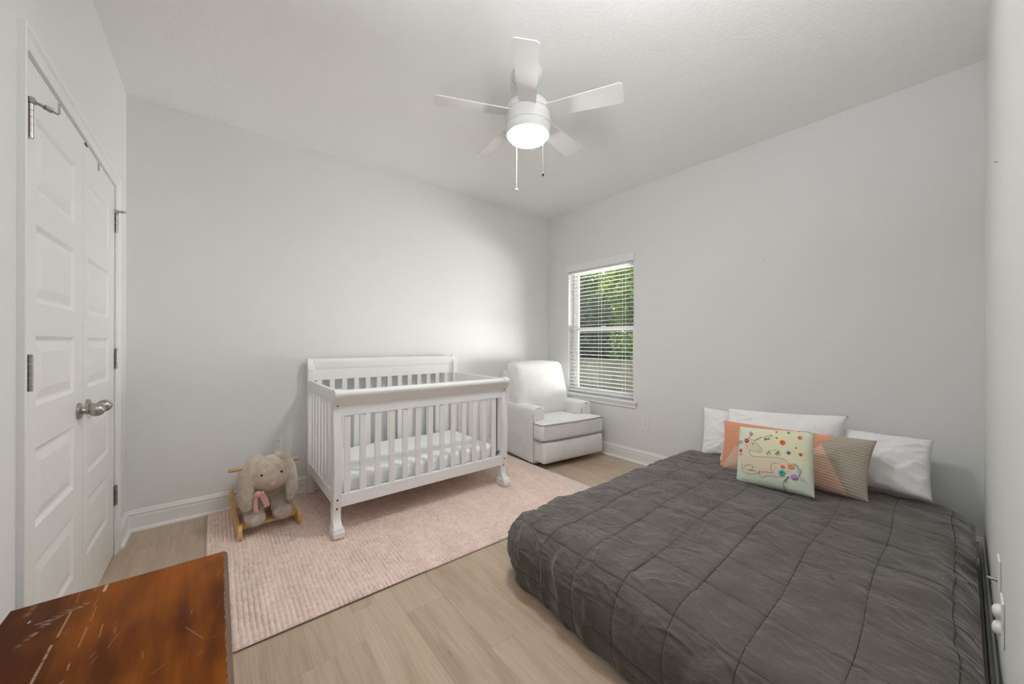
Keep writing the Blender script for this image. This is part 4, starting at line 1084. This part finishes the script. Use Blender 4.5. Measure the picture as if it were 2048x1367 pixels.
# ================================================================== WOODEN CHEST (bottom left)
DZT = .49
dx0, dx1, dy0, dy1 = -.416, .030, .28, 1.562
MT['chestside'] = mat('cherry_side', (.10, .035, .012), .4, col2=(.15, .055, .018), vscale=6, stretch=(1, 1, 8), coat=.3)
MT['edge'] = mat('worn_edge_wood', (.115, .065, .042), .45, col2=(.15, .09, .06), vscale=10, stretch=(8, 1, 1))
chest = empty('wooden_chest', 'reddish brown wooden chest with scratched top in the near left corner', 'chest', ((dx0+dx1)/2, (dy0+dy1)/2, 0))
co = Vector(chest.location)
def cc(mb): mb.v = [(x-co.x, y-co.y, z) for x, y, z in mb.v]; return mb
# top board: surface grid carries the wear as colour; profiled edge below
nX, nY = 400, 760
gx = np.linspace(dx0, dx1-.011, nX); gy = np.linspace(dy0, dy1-.004, nY); GX, GY = np.meshgrid(gx, gy, indexing='ij')
g1 = fbm(GX*26+fbm(GX*3, GY*2, 2, 3)*4, GY*3.2, 4, 5); g2 = fbm(GX*5+2, GY*3.5, 3, 6); g3 = vnoise(GX*220, GY*14, 8)
f1 = np.clip((g2-.30)*2.6+(g1-.45)*.9, 0, 1)[..., None]
colw = np.array([.085, .020, .003])*(1-f1)+np.array([.285, .078, .005])*f1
colw = colw*(.90+.18*g3[..., None])
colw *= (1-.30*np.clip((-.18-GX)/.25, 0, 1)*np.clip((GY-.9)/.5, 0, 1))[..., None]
def seg(pts, w, col, strength, rough=0, seed=0):
    global colw
    best = np.full(GX.shape, 9.0); w = max(w*.75, .0008); strength *= .72
    for (ax, ay), (bx, by) in zip(pts[:-1], pts[1:]):
        dx_, dy_ = bx-ax, by-ay; L2 = dx_*dx_+dy_*dy_+1e-12
        t_ = np.clip(((GX-ax)*dx_+(GY-ay)*dy_)/L2, 0, 1); best = np.minimum(best, np.hypot(GX-ax-t_*dx_, GY-ay-t_*dy_))
    m_ = np.clip(1.6-best/w*1.2, 0, 1)*strength
    if rough: m_ = m_*np.clip((fbm((GX*.45+GY)*330, (GX-GY*.45)*45, 3, seed)-.5+rough)*5, 0, 1)
    colw = colw*(1-m_[..., None])+np.array(col)*m_[..., None]
def dpt(x, y): q = px(x/3.9385, 1050+y/3.9385, z=DZT); return (q.x, q.y)
pale = (.50, .34, .22); tan_ = (.42, .26, .13)
seg([dpt(860, 420), dpt(850, 455), dpt(820, 515)], .0045, (.62, .47, .33), 1.0)
seg([dpt(885, 418), dpt(852, 436)], .004, (.62, .47, .33), .9)
seg([dpt(690, 610), dpt(560, 665), dpt(440, 720), dpt(350, 790)], .013, pale, .85, .05, 4)
seg([dpt(640, 640), dpt(470, 720), dpt(280, 785)], .006, pale, .6, .1, 7)
seg([dpt(280, 850), dpt(210, 900), dpt(130, 965)], .007, pale, .75, .12, 5)
seg([dpt(300, 610), dpt(210, 710)], .008, tan_, .45, .2, 6)
seg([dpt(560, 680), dpt(500, 790), dpt(450, 880)], .0022, pale, .9, .3, 2)
seg([dpt(405, 945), dpt(340, 1070), dpt(290, 1160), dpt(245, 1245)], .0034, pale, .95, .3, 1)
seg([dpt(760, 640), dpt(715, 750)], .0015, pale, .7, .3, 3); seg([dpt(690, 800), dpt(615, 960)], .0018, tan_, .9, .3, 9)
seg([dpt(810, 780), dpt(780, 880)], .0014, tan_, .8); seg([dpt(668, 480), dpt(655, 515)], .003, pale, .8)
seg([dpt(545, 1090), dpt(530, 1140)], .0016, pale, .8); seg([dpt(1460, 800), dpt(1600, 890)], .0008, tan_, .8)
seg([dpt(235, 755), dpt(225, 770)], .003, (.6, .5, .4), 1); seg([dpt(1515, 660), dpt(1508, 690)], .0012, tan_, .8)
seg([dpt(930, 850), dpt(850, 960)], .001, tan_, .7); seg([dpt(500, 1225), dpt(470, 1248)], .002, pale, .7); seg([dpt(640, 500), dpt(600, 610)], .0014, tan_, .6)
seg([dpt(780, 560), dpt(740, 640)], .001, tan_, .7); seg([dpt(760, 470), dpt(745, 520)], .0016, pale, .5)
for i in range(46):
    ax, ay = random.uniform(dx0, dx1), random.uniform(dy0+.4, dy1); a = random.gauss(1.2, .5); L = random.uniform(.004, .03)
    seg([(ax, ay), (ax+L*math.cos(a), ay+L*math.sin(a))], .0006, tan_, random.uniform(.3, .8))
# worn right arris
m_ = np.clip(1-(dx1-.011-GX)/.0032, 0, 1)*np.clip((fbm(GX*300, GY*70, 3, 19)-.44)*6, 0, .8); colw = colw*(1-m_[..., None])+np.array(tan_)*m_[..., None]
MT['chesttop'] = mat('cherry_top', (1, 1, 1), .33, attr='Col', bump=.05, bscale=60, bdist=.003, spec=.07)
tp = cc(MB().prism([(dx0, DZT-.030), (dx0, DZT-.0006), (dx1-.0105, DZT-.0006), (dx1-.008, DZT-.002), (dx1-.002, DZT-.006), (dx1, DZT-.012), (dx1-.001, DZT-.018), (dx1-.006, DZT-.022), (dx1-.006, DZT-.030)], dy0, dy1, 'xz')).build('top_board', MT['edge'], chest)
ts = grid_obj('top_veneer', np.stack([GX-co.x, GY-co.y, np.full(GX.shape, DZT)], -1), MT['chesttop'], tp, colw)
cc(MB().box(dx0+.012, dx1-.020, dy0+.015, dy1-.018, .055, DZT-.030)).build('carcass', MT['chestside'], chest, bevel=.002)
cc(MB().box(dx0+.03, dx1-.05, dy0+.04, dy1-.04, .001, .055)).build('plinth', MT['chestside'], chest)
for z0, z1 in ((.075, .255), (.270, .445)):
    dr = cc(MB().box(dx1-.0195, dx1-.010, dy0+.035, dy1-.035, z0, z1)).build('drawer', MT['chestside'], chest, bevel=.003)
    cc(MB().lathe([(.009, 0), (.006, .004), (.006, .012), (.013, .018), (.014, .023), (.009, .028)], (dx1-.0105, .905, (z0+z1)/2), 16, 'x')).build('drawer_knob', MT['plastic'], dr)

# ================================================================== OUTLETS AND SMALL THINGS
def outlet(name, p, nrm, label, wdir):
    """duplex outlet with its plate; p centre on the wall, nrm into the room, wdir along the wall"""
    o = empty(name, label, 'outlet', p, group=None); nrm = Vector(nrm); wd = Vector(wdir); z = Vector((0, 0, 1))
    def obx(d0, d1, w0, w1, h0, h1):
        vs = [nrm*d+wd*w+z*h for h in (h0, h1) for w in (w0, w1) for d in (d0, d1)]
        return MB().add(vs, [(0, 2, 3, 1), (4, 5, 7, 6), (0, 1, 5, 4), (2, 6, 7, 3), (0, 4, 6, 2), (1, 3, 7, 5)])
    obx(.0003, .005, -.0385, .0385, -.0635, .0635).build('cover_plate', MT['plastic'], o, bevel=.002)
    for s in (-.0225, .0225):
        r_ = obx(.003, .0068, -.0165, .0165, s-.014, s+.014).build('receptacle', MT['plastic'], o, bevel=.004)
        for w in (-.0065, .0065): obx(.0066, .0070, w-.0011, w+.0011, s-.001, s+.008).build('slot', MT['slot'], r_)
        obx(.0066, .0070, -.0022, .0022, s-.009, s-.005).build('slot', MT['slot'], r_)
    obx(.004, .0057, -.003, .003, -.003, .003).build('plate_screw', MT['chain'], o)
outlet('wall_outlet', (.366, YA, .411), (0, -1, 0), 'white wall outlet above the rocking toy', (1, 0, 0))
outlet('wall_outlet', (XB, 1.950, .412), (-1, 0, 0), 'white wall outlet below the window, right of the armchair', (0, 1, 0))
# right edge: coax plate and outlet with round child-safety covers
cx_ = empty('coax_plate', 'white cable wall plate with a metal coax stub at the right edge', 'wall plate', (1.862, YC, .480))
MB().box(-.035, .035, .0003, .006, -.058, .058).build('cover_plate', MT['plastic'], cx_, bevel=.002)
MB().lathe([(.0065, .006), (.0065, .010), (.0048, .0102), (.0048, .026)], (0, 0, -.012), 14, 'y').build('coax_stub', MT['nickel'], cx_)
so = empty('covered_outlet', 'white wall outlet with two round safety covers at the right edge', 'outlet', (1.715, YC, .415))
MB().box(-.038, .038, .0003, .006, -.0635, .0635).build('cover_plate', MT['plastic'], so, bevel=.002)
for s in (-.0235, .0235):
    MB().lathe([(.019, .006), (.019, .011), (.015, .018), (.006, .021)], (0, 0, s), 24, 'y').build('safety_cover', MT['plastic'], so)
nl = MB().lathe([(.0008, 0), (.0008, .006), (.0022, .0062), (.0022, .0072)], (0, 0, 0), 10, 'x').build('wall_nail', MT['dark_metal'], at=(XB, .953, 1.828)); nl.scale = (-1, 1, 1)
tag(nl, 'tiny nail in the bare wall above the pillows', 'nail')
nl2 = MB().lathe([(.0008, 0), (.0008, .006), (.0022, .0062), (.0022, .0072)], (0, 0, 0), 10, 'y').build('wall_nail', MT['dark_metal'], at=(2.006, YC, 1.793))
tag(nl2, 'tiny nail in the wall at the right edge', 'nail')
